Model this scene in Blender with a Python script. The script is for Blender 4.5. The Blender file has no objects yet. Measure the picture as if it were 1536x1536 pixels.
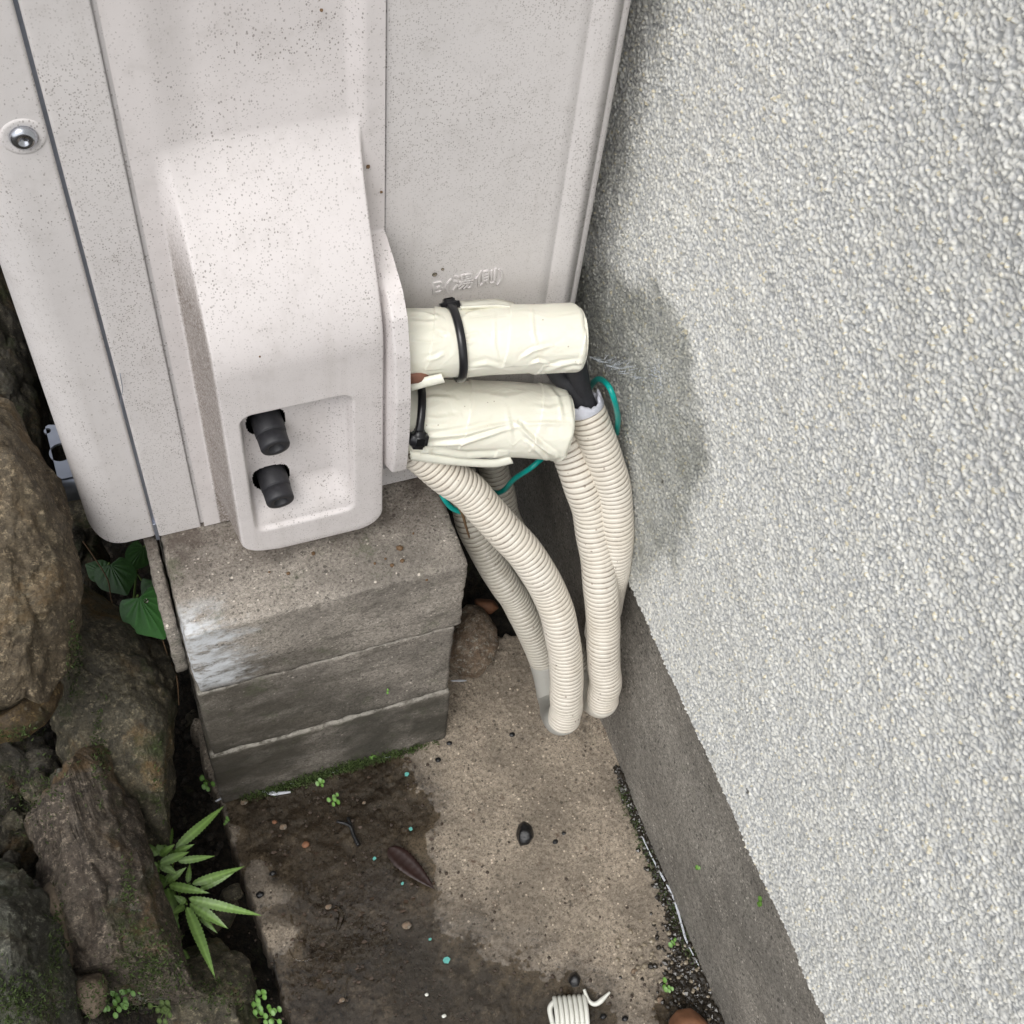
import bpy, bmesh, math, random
import numpy as np
from mathutils import Vector, Matrix
from mathutils.geometry import tessellate_polygon

# ------------------------------------------------------------------ camera
F_PX = 1962.77                       # focal length in photo pixels (photo 1536 wide)
RM = np.array([[0.94031639, -0.32936479, 0.08557994],
               [-0.23238349, -0.80519923, -0.54557502],
               [0.2486021, 0.49312577, -0.83368098]])   # rows: camera right, down, forward
CAM = np.array([0.0, -0.50435, 1.069])
scene = bpy.context.scene
cam_data = bpy.data.cameras.new('camera')
cam = bpy.data.objects.new('camera', cam_data)
scene.collection.objects.link(cam)
cam_data.sensor_width = 36.0
cam_data.lens = 36.0 * F_PX / 1536.0
cam_data.clip_start = 0.01
cam_data.clip_end = 1000.0
M = Matrix(((RM[0][0], -RM[1][0], -RM[2][0], CAM[0]),
            (RM[0][1], -RM[1][1], -RM[2][1], CAM[1]),
            (RM[0][2], -RM[1][2], -RM[2][2], CAM[2]),
            (0, 0, 0, 1)))
cam.matrix_world = M
scene.camera = cam

# ------------------------------------------------------------------ light
world = bpy.data.worlds.new("World")
scene.world = world
world.use_nodes = True
wn = world.node_tree
wn.nodes.clear()
sky = wn.nodes.new('ShaderNodeTexSky')
sky.sky_type = 'NISHITA'
sky.sun_disc = False
SUN_EL, SUN_AZ = math.radians(58), math.radians(222)
sky.sun_elevation = SUN_EL
sky.sun_rotation = SUN_AZ
sky.air_density = 1.0
sky.dust_density = 3.0
hs = wn.nodes.new('ShaderNodeHueSaturation')      # overcast: the cloud layer takes the blue out
hs.inputs['Saturation'].default_value = 0.12
bg = wn.nodes.new('ShaderNodeBackground')
bg.inputs['Strength'].default_value = 0.15
wo = wn.nodes.new('ShaderNodeOutputWorld')
wn.links.new(sky.outputs[0], hs.inputs['Color'])
wn.links.new(hs.outputs[0], bg.inputs['Color'])
wn.links.new(bg.outputs[0], wo.inputs['Surface'])
sun_data = bpy.data.lights.new('sun', 'SUN')
sun_data.energy = 1.0
sun_data.angle = math.radians(35)
sun_data.color = (1.0, 0.97, 0.93)
sun = bpy.data.objects.new('sun', sun_data)
scene.collection.objects.link(sun)
sd = Vector((math.sin(SUN_AZ) * math.cos(SUN_EL), math.cos(SUN_AZ) * math.cos(SUN_EL), math.sin(SUN_EL)))
sun.rotation_euler = sd.to_track_quat('Z', 'Y').to_euler()
scene.view_settings.view_transform = 'Standard'
scene.view_settings.look = 'None'
scene.view_settings.gamma = 1.0
scene.view_settings.exposure = 0.45
scene.view_settings.use_curve_mapping = False
scene.render.engine = 'CYCLES'

# ------------------------------------------------------------------ helpers
C = scene.collection
rng = np.random.RandomState(7)
random.seed(7)
AX = {'x': 0, 'y': 1, 'z': 2}


def at(px, py, ax, val):
    """point of the photo pixel's sight line that lies on the real plane ax = val"""
    d = RM.T @ np.array([px - 768.0, py - 768.0, F_PX])
    k = AX[ax]
    return CAM + d * ((val - CAM[k]) / d[k])


def atd(px, py, depth):
    d = RM.T @ np.array([px - 768.0, py - 768.0, F_PX])
    return CAM + d * (depth / F_PX)


def hash2(i, j, k, s):
    n = (i.astype(np.int64) * 73856093) ^ (j.astype(np.int64) * 19349663) ^ (k.astype(np.int64) * 83492791) ^ (s * 2654435761 % 4294967296)
    n = (n ^ (n >> 13)) * 1274126177 & 0x7fffffff
    n = (n ^ (n >> 16)) * 668265263 & 0x7fffffff
    return ((n >> 8) & 0xffff) / 65535.0


def vnoise(p, scale, seed=0):
    q = p * scale
    i = np.floor(q)
    f = q - i
    f = f * f * (3 - 2 * f)
    i = i.astype(np.int64)
    out = 0
    for dx in (0, 1):
        wx = f[:, 0] if dx else 1 - f[:, 0]
        for dy in (0, 1):
            wy = f[:, 1] if dy else 1 - f[:, 1]
            for dz in (0, 1):
                wz = f[:, 2] if dz else 1 - f[:, 2]
                out = out + wx * wy * wz * hash2(i[:, 0] + dx, i[:, 1] + dy, i[:, 2] + dz, seed)
    return out * 2 - 1


def fbm(p, scale, oct=4, seed=0, gain=0.5):
    a, s, t = 1.0, 0.0, 0.0
    for o in range(oct):
        s = s + a * vnoise(p, scale * 2 ** o, seed + o)
        t += a
        a *= gain
    return s / t


def worley2(u, v, cell, seed=0):
    """distance to nearest grain centre / cell, and random value of that grain"""
    gu, gv = u / cell, v / cell
    iu, iv = np.floor(gu), np.floor(gv)
    best = np.full(u.shape, 9.0)
    val = np.zeros(u.shape)
    for a in (-1, 0, 1):
        for b in (-1, 0, 1):
            cu, cv = iu + a, iv + b
            z = np.zeros_like(cu)
            x = cu + hash2(cu, cv, z, seed)
            y = cv + hash2(cu, cv, z + 1, seed)
            d = (gu - x) ** 2 + (gv - y) ** 2
            m = d < best
            best = np.where(m, d, best)
            val = np.where(m, hash2(cu, cv, z + 2, seed), val)
    return np.sqrt(best), val


def tag(o, label=None, cat=None, group=None, kind=None):
    if label: o['label'] = label
    if cat: o['category'] = cat
    if group: o['group'] = group
    if kind: o['kind'] = kind
    return o


def root_loc(o):
    while o.parent: o = o.parent
    return np.array(o.location)


def thing(name, label, cat, loc, group=None):
    o = bpy.data.objects.new(name, None)
    o.empty_display_size = 0.02
    o.location = Vector(loc)
    C.objects.link(o)
    return tag(o, label, cat, group)


def link(name, me, m, parent=None, off=None):
    me.materials.append(m) if len(me.materials) == 0 else None
    o = bpy.data.objects.new(name, me)
    C.objects.link(o)
    if parent is not None:
        o.parent = parent
    return o


def mesh(name, verts, faces, m, parent=None, smooth=True, col=None, origin=None):
    """mesh object from world coordinates"""
    v = np.asarray(verts, float)
    if parent is not None:
        base = root_loc(parent)
    elif origin is not None:
        base = np.array(origin, float)
    else:
        base = np.zeros(3)
    me = bpy.data.meshes.new(name)
    if isinstance(faces, np.ndarray) and faces.ndim == 2:
        n = faces.shape[1]
        me.vertices.add(len(v))
        me.vertices.foreach_set('co', (v - base).astype(np.float32).ravel())
        me.loops.add(faces.size)
        me.loops.foreach_set('vertex_index', faces.ravel().astype(np.int32))
        me.polygons.add(len(faces))
        me.polygons.foreach_set('loop_start', np.arange(0, faces.size, n, dtype=np.int32))
        me.update(calc_edges=True)
        me.validate()
    else:
        me.from_pydata([tuple(x) for x in (v - base)], [], [tuple(int(i) for i in f) for f in faces])
        me.update()
    me.polygons.foreach_set('use_smooth', [smooth] * len(me.polygons))
    if col is not None:
        for nm, arr in col.items():
            a = me.attributes.new(nm, 'FLOAT', 'POINT')
            a.data.foreach_set('value', np.asarray(arr, np.float32))
    o = link(name, me, m, parent)
    if parent is None and origin is not None:
        o.location = Vector(base)
    return o


def gridfaces(nu, nv, close_u=False, flip=False):
    i = np.arange(nu if close_u else nu - 1)
    j = np.arange(nv - 1)
    I, J = np.meshgrid(i, j, indexing='ij')
    I2 = (I + 1) % nu
    f = np.stack([I * nv + J, I2 * nv + J, I2 * nv + J + 1, I * nv + J + 1], -1).reshape(-1, 4)
    return f[:, ::-1].copy() if flip else f


def spline(pts, n):
    P = np.asarray(pts, float)
    P = np.vstack([2 * P[0] - P[1], P, 2 * P[-1] - P[-2]])
    out = []
    segs = len(P) - 3
    for k in range(segs):
        p0, p1, p2, p3 = P[k:k + 4]
        for t in np.linspace(0, 1, 24, endpoint=(k == segs - 1)):
            out.append(0.5 * ((2 * p1) + (-p0 + p2) * t + (2 * p0 - 5 * p1 + 4 * p2 - p3) * t * t + (-p0 + 3 * p1 - 3 * p2 + p3) * t ** 3))
    out = np.array(out)
    s = np.concatenate([[0], np.cumsum(np.linalg.norm(np.diff(out, axis=0), axis=1))])
    if n is None: return out, s
    t = np.linspace(0, s[-1], n)
    return np.stack([np.interp(t, s, out[:, i]) for i in range(3)], 1), t


def frames(P):
    T = np.gradient(P, axis=0)
    T /= np.linalg.norm(T, axis=1)[:, None]
    a = np.array([0, 0, 1.0]) if abs(T[0][2]) < 0.9 else np.array([0, 1.0, 0])
    n = np.cross(T[0], a)
    N = [n / np.linalg.norm(n)]
    for k in range(1, len(P)):
        n = N[-1] - T[k] * (N[-1] @ T[k])
        N.append(n / np.linalg.norm(n))
    N = np.array(N)
    return T, N, np.cross(T, N)


def tube(P, r, segs=12, caps=True):
    P = np.asarray(P, float)
    n = len(P)
    r = np.broadcast_to(np.asarray(r, float), (n,))
    T, N, B = frames(P)
    th = np.linspace(0, 2 * np.pi, segs, endpoint=False)
    V = P[None] + r[None, :, None] * (np.cos(th)[:, None, None] * N[None] + np.sin(th)[:, None, None] * B[None])
    V = V.reshape(-1, 3)
    Fc = [tuple(f) for f in gridfaces(segs, n, True)]
    if caps:
        V = np.vstack([V, P[0], P[-1]])
        a = segs * n
        for s in range(segs):
            s2 = (s + 1) % segs
            Fc.append((a, s2 * n, s * n))
            Fc.append((a + 1, s * n + n - 1, s2 * n + n - 1))
    return V, Fc


class MB:
    def __init__(s): s.v = []; s.f = []; s.n = 0
    def add(s, V, Fc):
        s.v.append(np.asarray(V, float))
        s.f += [tuple(int(i) + s.n for i in f) for f in Fc]
        s.n += len(V)
        return s
    def build(s, name, m, parent=None, smooth=True, origin=None):
        return mesh(name, np.vstack(s.v), s.f, m, parent, smooth, origin=origin)


def bevel_box(x0, x1, y0, y1, z0, z1, r=0.002, seg=2):
    bm = bmesh.new()
    bmesh.ops.create_cube(bm, size=1)
    for v in bm.verts:
        v.co = Vector(((x0 + x1) / 2 + v.co.x * (x1 - x0), (y0 + y1) / 2 + v.co.y * (y1 - y0), (z0 + z1) / 2 + v.co.z * (z1 - z0)))
    if r: bmesh.ops.bevel(bm, geom=bm.edges[:], offset=r, segments=seg, affect='EDGES', profile=0.5)
    V = [tuple(v.co) for v in bm.verts]
    bm.verts.index_update()
    Fc = [tuple(v.index for v in f.verts) for f in bm.faces]
    bm.free()
    return np.array(V), Fc


def ico(sub):
    bm = bmesh.new()
    bmesh.ops.create_icosphere(bm, subdivisions=sub, radius=1)
    bm.verts.index_update()
    V = np.array([tuple(v.co) for v in bm.verts])
    Fc = np.array([[v.index for v in f.verts] for f in bm.faces])
    bm.free()
    return V, Fc


ICO = {k: ico(k) for k in (1, 2, 3, 4, 5, 6)}


def sstep(a, b, x):
    t = np.clip((x - a) / (b - a), 0, 1)
    return t * t * (3 - 2 * t)


# ------------------------------------------------------------------ materials
class NT:
    def __init__(s, name):
        s.m = bpy.data.materials.new(name)
        s.m.use_nodes = True
        s.t = s.m.node_tree
        s.b = s.t.nodes['Principled BSDF']
        s.tc = s.t.nodes.new('ShaderNodeTexCoord').outputs['Object']
    def lk(s, a, b):
        if isinstance(a, (int, float)): b.default_value = a
        elif isinstance(a, tuple): b.default_value = a if len(a) == 4 or b.type == 'VECTOR' else (*a, 1)
        else: s.t.links.new(a, b)
    def map(s, scale):
        n = s.t.nodes.new('ShaderNodeMapping'); s.lk(s.tc, n.inputs[0]); n.inputs['Scale'].default_value = scale
        return n.outputs[0]
    def noise(s, scale, detail=4, rough=.55, vec=None, dist=0):
        n = s.t.nodes.new('ShaderNodeTexNoise'); s.lk(vec or s.tc, n.inputs['Vector'])
        n.inputs['Scale'].default_value = scale; n.inputs['Detail'].default_value = detail
        n.inputs['Roughness'].default_value = rough; n.inputs['Distortion'].default_value = dist
        return n.outputs[0]
    def vor(s, scale, feature='F1', vec=None, rand=1):
        n = s.t.nodes.new('ShaderNodeTexVoronoi'); s.lk(vec or s.tc, n.inputs['Vector'])
        n.feature = feature; n.inputs['Scale'].default_value = scale; n.inputs['Randomness'].default_value = rand
        return n.outputs[0], n.outputs[1] if feature != 'DISTANCE_TO_EDGE' else None
    def ramp(s, x, a, b, c0=0.0, c1=1.0):
        n = s.t.nodes.new('ShaderNodeMapRange'); s.lk(x, n.inputs[0])
        n.inputs[1].default_value = a; n.inputs[2].default_value = b; n.inputs[3].default_value = c0; n.inputs[4].default_value = c1
        n.interpolation_type = 'SMOOTHSTEP'
        return n.outputs[0]
    def math(s, op, a, b=0.0):
        n = s.t.nodes.new('ShaderNodeMath'); n.operation = op; s.lk(a, n.inputs[0]); s.lk(b, n.inputs[1])
        return n.outputs[0]
    def mix(s, f, a, b, mode='MIX'):
        n = s.t.nodes.new('ShaderNodeMix'); n.data_type = 'RGBA'; n.blend_type = mode
        s.lk(f, n.inputs[0]); s.lk(a, n.inputs[6]); s.lk(b, n.inputs[7])
        return n.outputs[2]
    def sep(s, c):
        n = s.t.nodes.new('ShaderNodeSeparateColor'); s.lk(c, n.inputs[0]); return n.outputs[0], n.outputs[1], n.outputs[2]
    def xyz(s, c=None):
        n = s.t.nodes.new('ShaderNodeSeparateXYZ'); s.lk(c or s.tc, n.inputs[0]); return n.outputs
    def attr(s, name):
        n = s.t.nodes.new('ShaderNodeAttribute'); n.attribute_name = name; return n.outputs['Fac']
    def bump(s, h, dist, strength=1.0, prev=None):
        n = s.t.nodes.new('ShaderNodeBump'); s.lk(h, n.inputs['Height']); n.inputs['Distance'].default_value = dist
        n.inputs['Strength'].default_value = strength
        if prev: s.lk(prev, n.inputs['Normal'])
        return n.outputs[0]
    def out(s, col=None, rough=None, normal=None, **kw):
        if col is not None: s.lk(col, s.b.inputs['Base Color'])
        if rough is not None: s.lk(rough, s.b.inputs['Roughness'])
        if normal is not None: s.lk(normal, s.b.inputs['Normal'])
        for k, v in kw.items(): s.lk(v, s.b.inputs[k.replace('_', ' ')])
        return s.m


def specks(n, scale, rad, frac, stretch=(1, 1, 1)):
    """mask of small irregular specks: a share of the cells, each with its own size"""
    w = n.noise(scale * 1.2, 2)
    vec = n.map(stretch)
    add = n.t.nodes.new('ShaderNodeVectorMath'); add.operation = 'MULTIPLY_ADD'
    n.lk(w, add.inputs[0]); add.inputs[1].default_value = (0.35 / scale,) * 3; n.lk(vec, add.inputs[2])
    d, c = n.vor(scale, vec=add.outputs[0])
    r, g, b = n.sep(c)
    size = n.math('MULTIPLY', g, rad)
    on = n.math('GREATER_THAN', r, 1 - frac)
    m = n.math('MULTIPLY', n.ramp(n.math('SUBTRACT', d, size), 0.06, 0.0), on)
    return m


def paint_mat(name, tint, grime=0.0):
    n = NT(name)
    patch = n.ramp(n.noise(9, 3), .35, .7)
    s1 = specks(n, 760, .36, .42, (1, 1, .7))
    s2 = specks(n, 330, .13, .06)
    s3 = specks(n, 900, .45, .45)
    dens = n.ramp(n.noise(14, 4, .6), .36, .60, .35, 1)
    m = n.math('MULTIPLY', n.math('MAXIMUM', n.math('MAXIMUM', s1, s2), n.math('MULTIPLY', s3, .6)), dens)
    base = n.mix(patch, tint, tuple(c * .93 for c in tint))
    film = n.ramp(n.noise(60, 5, .7), .45, .8, 0, .22)
    base = n.mix(film, base, (.30, .27, .24))
    if grime:
        gm = n.math('MULTIPLY', n.attr('grime'), n.ramp(n.noise(700, 4, .8), .36, .58, .25, 1))
        base = n.mix(gm, base, (.17, .135, .11))
    base = n.mix(n.ramp(n.noise(30, 5, .7, n.map((1, 1, .06))), .52, .72, 0, .16), base, (.30, .26, .22))
    col = n.mix(n.math('MULTIPLY', m, .68), base, (.15, .125, .11))
    return n.out(col, n.ramp(n.noise(40, 3), .3, .7, .42, .6), n.bump(n.noise(1500, 2), .00008, .4))


PAINT = paint_mat('beige_enamel', (.67, .64, .63))
PAINT_C = paint_mat('cover_plastic', (.70, .66, .65), 1)


def plain(name, col, rough=.5, metal=0.0, var=.15, scale=200, bump=0.0, **kw):
    n = NT(name)
    c = n.mix(n.noise(scale, 4), tuple(x * (1 - var) for x in col), tuple(min(1, x * (1 + var)) for x in col))
    return n.out(c, rough, n.bump(n.noise(scale * 2, 4), bump, .6) if bump else None, Metallic=metal, **kw)


RUBBER = plain('black_rubber', (.022, .022, .026), .55, 0, .5, 500, .0002)
NYLON = plain('black_nylon', (.012, .012, .014), .28)
METAL = plain('galvanised_steel', (.36, .39, .46), .42, .7, .25, 60)
CHROME = plain('screw_steel', (.55, .57, .62), .22, 1.0)
DARK = plain('dark_inside', (.006, .006, .006), .95, Specular_IOR_Level=.1)
TEAL = plain('teal_vinyl', (.0, .30, .26), .32, 0, .2)
TEALCHIP = plain('teal_chip', (.10, .36, .32), .6, 0, .4, 400)
WHITE_PL = plain('white_plastic', (.68, .68, .62), .4, 0, .12, 150)
BROWN = plain('dry_stem', (.13, .075, .035), .7, 0, .3)
COPPER = plain('rusty_brown_foam', (.20, .09, .06), .8, 0, .4, 300, .0004)
FRAY = plain('torn_white_lining', (.55, .56, .62), .6, 0, .12, 400, .0004)
STEMG = plain('green_stem', (.10, .17, .03), .5)


def hose_mat(nm, ca, cb):
    n = NT(nm)
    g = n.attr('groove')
    base = n.mix(n.noise(25, 3), ca, cb)
    base = n.mix(n.ramp(n.noise(90, 5, .7), .5, .75, 0, .3), base, (.40, .33, .25))
    base = n.mix(n.math('MULTIPLY', specks(n, 300, .25, .15), .7), base, (.16, .11, .08))
    base = n.mix(n.math('MULTIPLY', n.ramp(g, .25, 1.0, 0, 1), n.ramp(n.noise(45, 4, .7), 0.3, .7, .45, .92)), base, (.17, .135, .10))  # rib grooves carry painted occlusion shade, broken up unevenly like dirt
    return n.out(base, .36, n.bump(n.noise(900, 2), .0001, .3))


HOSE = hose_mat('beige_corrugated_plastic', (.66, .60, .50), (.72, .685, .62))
HOSE_R = hose_mat('shaded_corrugated_plastic', (.52, .485, .41), (.58, .55, .48))  # darker copy of the hose plastic, shade of the rear runs in its colour
TAPEGREY = plain('grey_duct_tape', (.42, .41, .375), .5, 0, .1, 120)


def wrap_mat():
    n = NT('cream_vinyl_tape')
    st = n.map((1, 1, 1))
    base = n.mix(n.noise(18, 3), (.76, .74, .62), (.80, .785, .69))
    base = n.mix(n.ramp(n.noise(35, 5, .7), .55, .8, 0, .35), base, (.62, .50, .30))
    base = n.mix(n.math('MULTIPLY', specks(n, 260, .12, .10), .6), base, (.25, .18, .12))
    wr = n.noise(70, 3, .5, n.map((.5, 1, 1)), 1.0)
    b = n.bump(n.ramp(wr, .35, .75), .0012, .35)
    b = n.bump(n.noise(420, 3), .0002, .4, b)
    return n.out(base, .33, b, Subsurface_Weight=.04)


WRAP = wrap_mat()


def wall_mat():
    n = NT('sprayed_stone_stucco')
    v = n.attr('grain')
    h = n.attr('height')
    wet = n.attr('wet')
    c = n.mix(v, (.64, .65, .65), (.82, .81, .745))
    c = n.mix(n.ramp(n.math('SUBTRACT', v, 0.9), 0, .06), c, (.72, .66, .50))
    c = n.mix(n.ramp(h, .0, .42, .80, 0), c, (.31, .325, .34))  # gaps between grains darkened in the colour to deepen their shade
    c = n.mix(n.ramp(n.noise(5, 5, .65, n.map((1, 1, .5))), .38, .68, 0, .22), c, (.42, .41, .37))
    c = n.mix(n.math('MULTIPLY', specks(n, 60, .11, .12), .85), c, (.05, .05, .055))
    wetc = n.mix(1.0, c, (.44, .445, .42), 'MULTIPLY')
    wetc = n.mix(.0, wetc, c)
    c = n.mix(wet, c, wetc)
    r = n.ramp(wet, 0, 1, .75, .5)
    b = n.bump(n.noise(1500, 3, .7), .0005, .7)
    return n.out(c, r, b)


WALL = wall_mat()


def wall_far_mat():
    n = NT('stucco_beyond')
    d, col = n.vor(380)
    r, g, b = n.sep(col)
    c = n.mix(r, (.55, .56, .57), (.74, .74, .70))
    return n.out(c, .65, n.bump(n.ramp(d, 0, .7, 1, 0), .0015, .9))


WALLF = wall_far_mat()


def concrete_mat(name, light, dark, moss=0.0, wetattr=False, stain=0.5, bandz=None, eff=False):
    n = NT(name)
    c = n.mix(n.ramp(n.noise(320, 5, .75), .35, .68), dark, light)
    c = n.mix(n.ramp(n.noise(560, 4, .8), .50, .62, 0, .9), c, tuple(x * .38 for x in dark))
    c = n.mix(n.ramp(n.noise(540, 4, .8, n.map((1, 1.1, .9))), .54, .68, 0, .7), c, tuple(min(1, x * 1.45) for x in light))
    c = n.mix(n.ramp(n.noise(11, 5, .65), .38, .68, 0, stain), c, tuple(x * .35 for x in dark))
    c = n.mix(n.math('MULTIPLY', specks(n, 260, .34, .38), .75), c, tuple(x * .28 for x in dark))
    c = n.mix(n.math('MULTIPLY', specks(n, 330, .30, .22), .65), c, tuple(min(1, x * 1.7) for x in light))
    if eff:
        x, y, z = n.xyz()
        ex = n.math('ADD', x, n.math('MULTIPLY', n.math('SUBTRACT', n.noise(30, 5, .7, n.map((.6, 1, 1.8))), .5), .11))
        m1 = n.math('MULTIPLY', n.ramp(ex, -.050, -.085), n.ramp(x, -.0996, -.0988))
        m2 = n.math('MULTIPLY', n.ramp(z, .205, .225), n.ramp(y, -.070, -.092))
        m3 = n.ramp(n.noise(90, 5, .75, n.map((.5, 1, 1))), .36, .56)
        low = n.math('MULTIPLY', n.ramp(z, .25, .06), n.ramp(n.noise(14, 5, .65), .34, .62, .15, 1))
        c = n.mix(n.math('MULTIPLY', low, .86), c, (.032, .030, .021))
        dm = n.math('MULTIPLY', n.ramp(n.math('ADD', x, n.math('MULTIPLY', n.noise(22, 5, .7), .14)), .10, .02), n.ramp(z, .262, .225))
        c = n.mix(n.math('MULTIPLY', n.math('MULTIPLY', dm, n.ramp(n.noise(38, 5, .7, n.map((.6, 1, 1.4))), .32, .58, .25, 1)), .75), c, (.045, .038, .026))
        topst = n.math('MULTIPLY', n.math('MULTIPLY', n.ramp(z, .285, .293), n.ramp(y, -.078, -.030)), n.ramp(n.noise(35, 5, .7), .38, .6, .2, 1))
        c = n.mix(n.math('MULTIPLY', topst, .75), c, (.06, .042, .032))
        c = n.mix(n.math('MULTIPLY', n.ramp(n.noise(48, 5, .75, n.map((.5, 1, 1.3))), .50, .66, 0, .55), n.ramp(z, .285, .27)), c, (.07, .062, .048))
        c = n.mix(n.math('MULTIPLY', n.math('MULTIPLY', m1, m2), m3), c, (.62, .64, .66))
        e = n.attr('edge')
        c = n.mix(n.math('MULTIPLY', e, n.ramp(n.noise(150, 4, .7), .36, .6, .05, .8)), c, (.34, .32, .28))
    if moss:
        c = n.mix(n.ramp(n.noise(38, 5, .75), .56, .72, 0, moss), c, (.05, .075, .02))
    rough = .85
    if wetattr:
        c = n.mix(n.ramp(n.noise(55, 5, .75), .60, .70, 0, .75), c, (.075, .04, .022))
        w = n.attr('wet')
        c = n.mix(w, c, n.mix(.9, c, (.055, .042, .036), 'MULTIPLY'))
        rough = n.ramp(w, 0, 1, .8, .22)
    b = n.bump(n.noise(500, 5, .8), .0009, .7)
    b = n.bump(n.noise(1300, 3, .7), .0004, .5, b)
    return n.out(c, rough, b)


PLINTH = concrete_mat('weathered_concrete_block', (.46, .415, .36), (.27, .24, .205), .35, False, .6, None, True)
FOUND = concrete_mat('grey_foundation_concrete', (.36, .33, .29), (.20, .185, .16), .15, False, .45)
SLAB = concrete_mat('tan_concrete_slab', (.43, .365, .285), (.25, .205, .155), .08, True, .55)


def soil_mat():
    n = NT('dark_soil')
    c = n.mix(n.ramp(n.noise(160, 5, .8), .4, .65), (.012, .010, .007), (.055, .042, .028))
    c = n.mix(n.ramp(n.noise(40, 5, .75), .58, .7, 0, .7), c, (.03, .05, .012))
    return n.out(c, .8, n.bump(n.noise(260, 5, .8), .004, .9))


SOIL = soil_mat()


def rock_mat(name, a, b, ochre=.5, moss=.4, lichen=.2, seedx=0.0):
    n = NT(name)
    w = n.map((1, 1, .55))
    w2 = n.map((.8, 1.1, .7))
    c = n.mix(n.ramp(n.noise(18, 6, .7, w, .6), .35, .66), a, b)
    c = n.mix(n.ramp(n.noise(150, 6, .85, w), .36, .64, 0, .8), c, tuple(x * .25 for x in a))
    c = n.mix(n.ramp(n.noise(210, 5, .85, w2), .52, .66, 0, .75), c, tuple(min(1, x * 2.3) for x in b))
    c = n.mix(n.ramp(n.noise(16, 5, .7, w2, .5), .52, .66, 0, ochre), c, (.26, .145, .04))
    c = n.mix(n.ramp(n.noise(22, 6, .75), .51, .66, 0, moss), c, (.055, .075, .018))
    c = n.mix(n.ramp(n.noise(27, 6, .8, w2), .60, .68, 0, lichen), c, (.33, .37, .31))
    c = n.mix(n.math('MULTIPLY', specks(n, 260, .3, .2), .6), c, (.26, .23, .17))
    c = n.mix(n.ramp(n.noise(480, 4, .85, w2), .50, .64, 0, .7), c, tuple(x * .25 for x in a))
    h = n.noise(55, 9, .8, w, .5)
    bb = n.bump(h, .016, 1.0)
    bb = n.bump(n.noise(420, 5, .8), .0022, 1.0, bb)
    return n.out(c, n.ramp(n.noise(60, 3), .3, .7, .45, .8), bb)


ROCK_TAN = rock_mat('tan_brown_stone', (.21, .16, .10), (.31, .25, .165), .45, .12, .12)
ROCK_MOSS = rock_mat('dark_mossy_stone', (.125, .11, .075), (.22, .19, .125), .6, .85, .25)
ROCK_RED = rock_mat('purplish_brown_stone', (.14, .11, .085), (.26, .215, .165), .5, .7, .7)
ROCK_LICH = rock_mat('lichen_grey_stone', (.11, .108, .085), (.19, .19, .15), .15, .7, .9)
ROCK_DARK = rock_mat('shadowy_stone', (.075, .066, .05), (.13, .115, .08), .4, .7, .2)
PEBBLE = rock_mat('brown_wet_pebble', (.50, .34, .22), (.62, .50, .38), .7, 0, .5)
BRICK = plain('tan_tile_stone', (.13, .10, .07), .8, 0, .45, 220, .0020)
ORANGE = plain('orange_brown_stone', (.20, .09, .045), .7, 0, .45, 90, .0012)
BLACKST = plain('wet_black_cinder', (.008, .008, .009), .30, 0, .4, 300, .0012)
DEADLEAF = plain('dark_dead_leaf', (.022, .009, .007), .5, 0, .5, 100, .0005)


def leaf_mat(name, a, b, rough=.42):
    n = NT(name)
    v = n.attr('vein')
    c = n.mix(n.noise(90, 3), a, b)
    c = n.mix(n.ramp(v, 0, 1, 0, .45), c, tuple(min(1, x * 1.8) for x in b))
    c = n.mix(n.ramp(n.noise(300, 3, .6), .6, .75, 0, .3), c, tuple(x * .5 for x in a))
    return n.out(c, rough, n.bump(n.noise(350, 3), .0006, .5), Subsurface_Weight=0.0)


LEAF_F = leaf_mat('fresh_fern_green', (.095, .18, .035), (.15, .25, .06))
LEAF_H = leaf_mat('deep_heart_leaf_green', (.04, .13, .03), (.065, .19, .05), .35)
LEAF_HD = leaf_mat('dim_heart_leaf_green', (.018, .060, .012), (.03, .085, .018), .4)
LEAF_S = leaf_mat('bright_sprout_green', (.075, .17, .025), (.12, .25, .045))
LEAF_Y = leaf_mat('yellow_leaf', (.45, .28, .05), (.5, .33, .08))
MOSSM = leaf_mat('moss_green', (.035, .055, .012), (.06, .095, .02), .8)


def water_mat(name, rough=.02):
    n = NT(name)
    t = n.t
    gl = t.nodes.new('ShaderNodeBsdfGlossy'); gl.inputs['Roughness'].default_value = rough
    tr = t.nodes.new('ShaderNodeBsdfTransparent'); tr.inputs['Color'].default_value = (.86, .82, .75, 1)
    fr = t.nodes.new('ShaderNodeFresnel'); fr.inputs['IOR'].default_value = 1.5
    nb = n.bump(n.noise(45, 3), .0012, .5)
    n.lk(nb, gl.inputs['Normal']); n.lk(nb, fr.inputs['Normal'])
    mx = t.nodes.new('ShaderNodeMixShader')
    n.lk(fr.outputs[0], mx.inputs[0]); n.lk(tr.outputs[0], mx.inputs[1]); n.lk(gl.outputs[0], mx.inputs[2])
    t.links.new(mx.outputs[0], t.nodes['Material Output'].inputs['Surface'])
    return n.m


WATER = water_mat('clear_water')

# ------------------------------------------------------------------ ground
SL = at(319, 1205, 'z', 0), at(426, 1525, 'z', 0)
XF = 0.3245          # foundation face
XW = 0.307           # stucco face
ZW = 0.250           # lower edge of stucco


def blob(px, py, r):
    p = at(px, py, 'z', 0)
    return p[0], p[1], r


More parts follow.
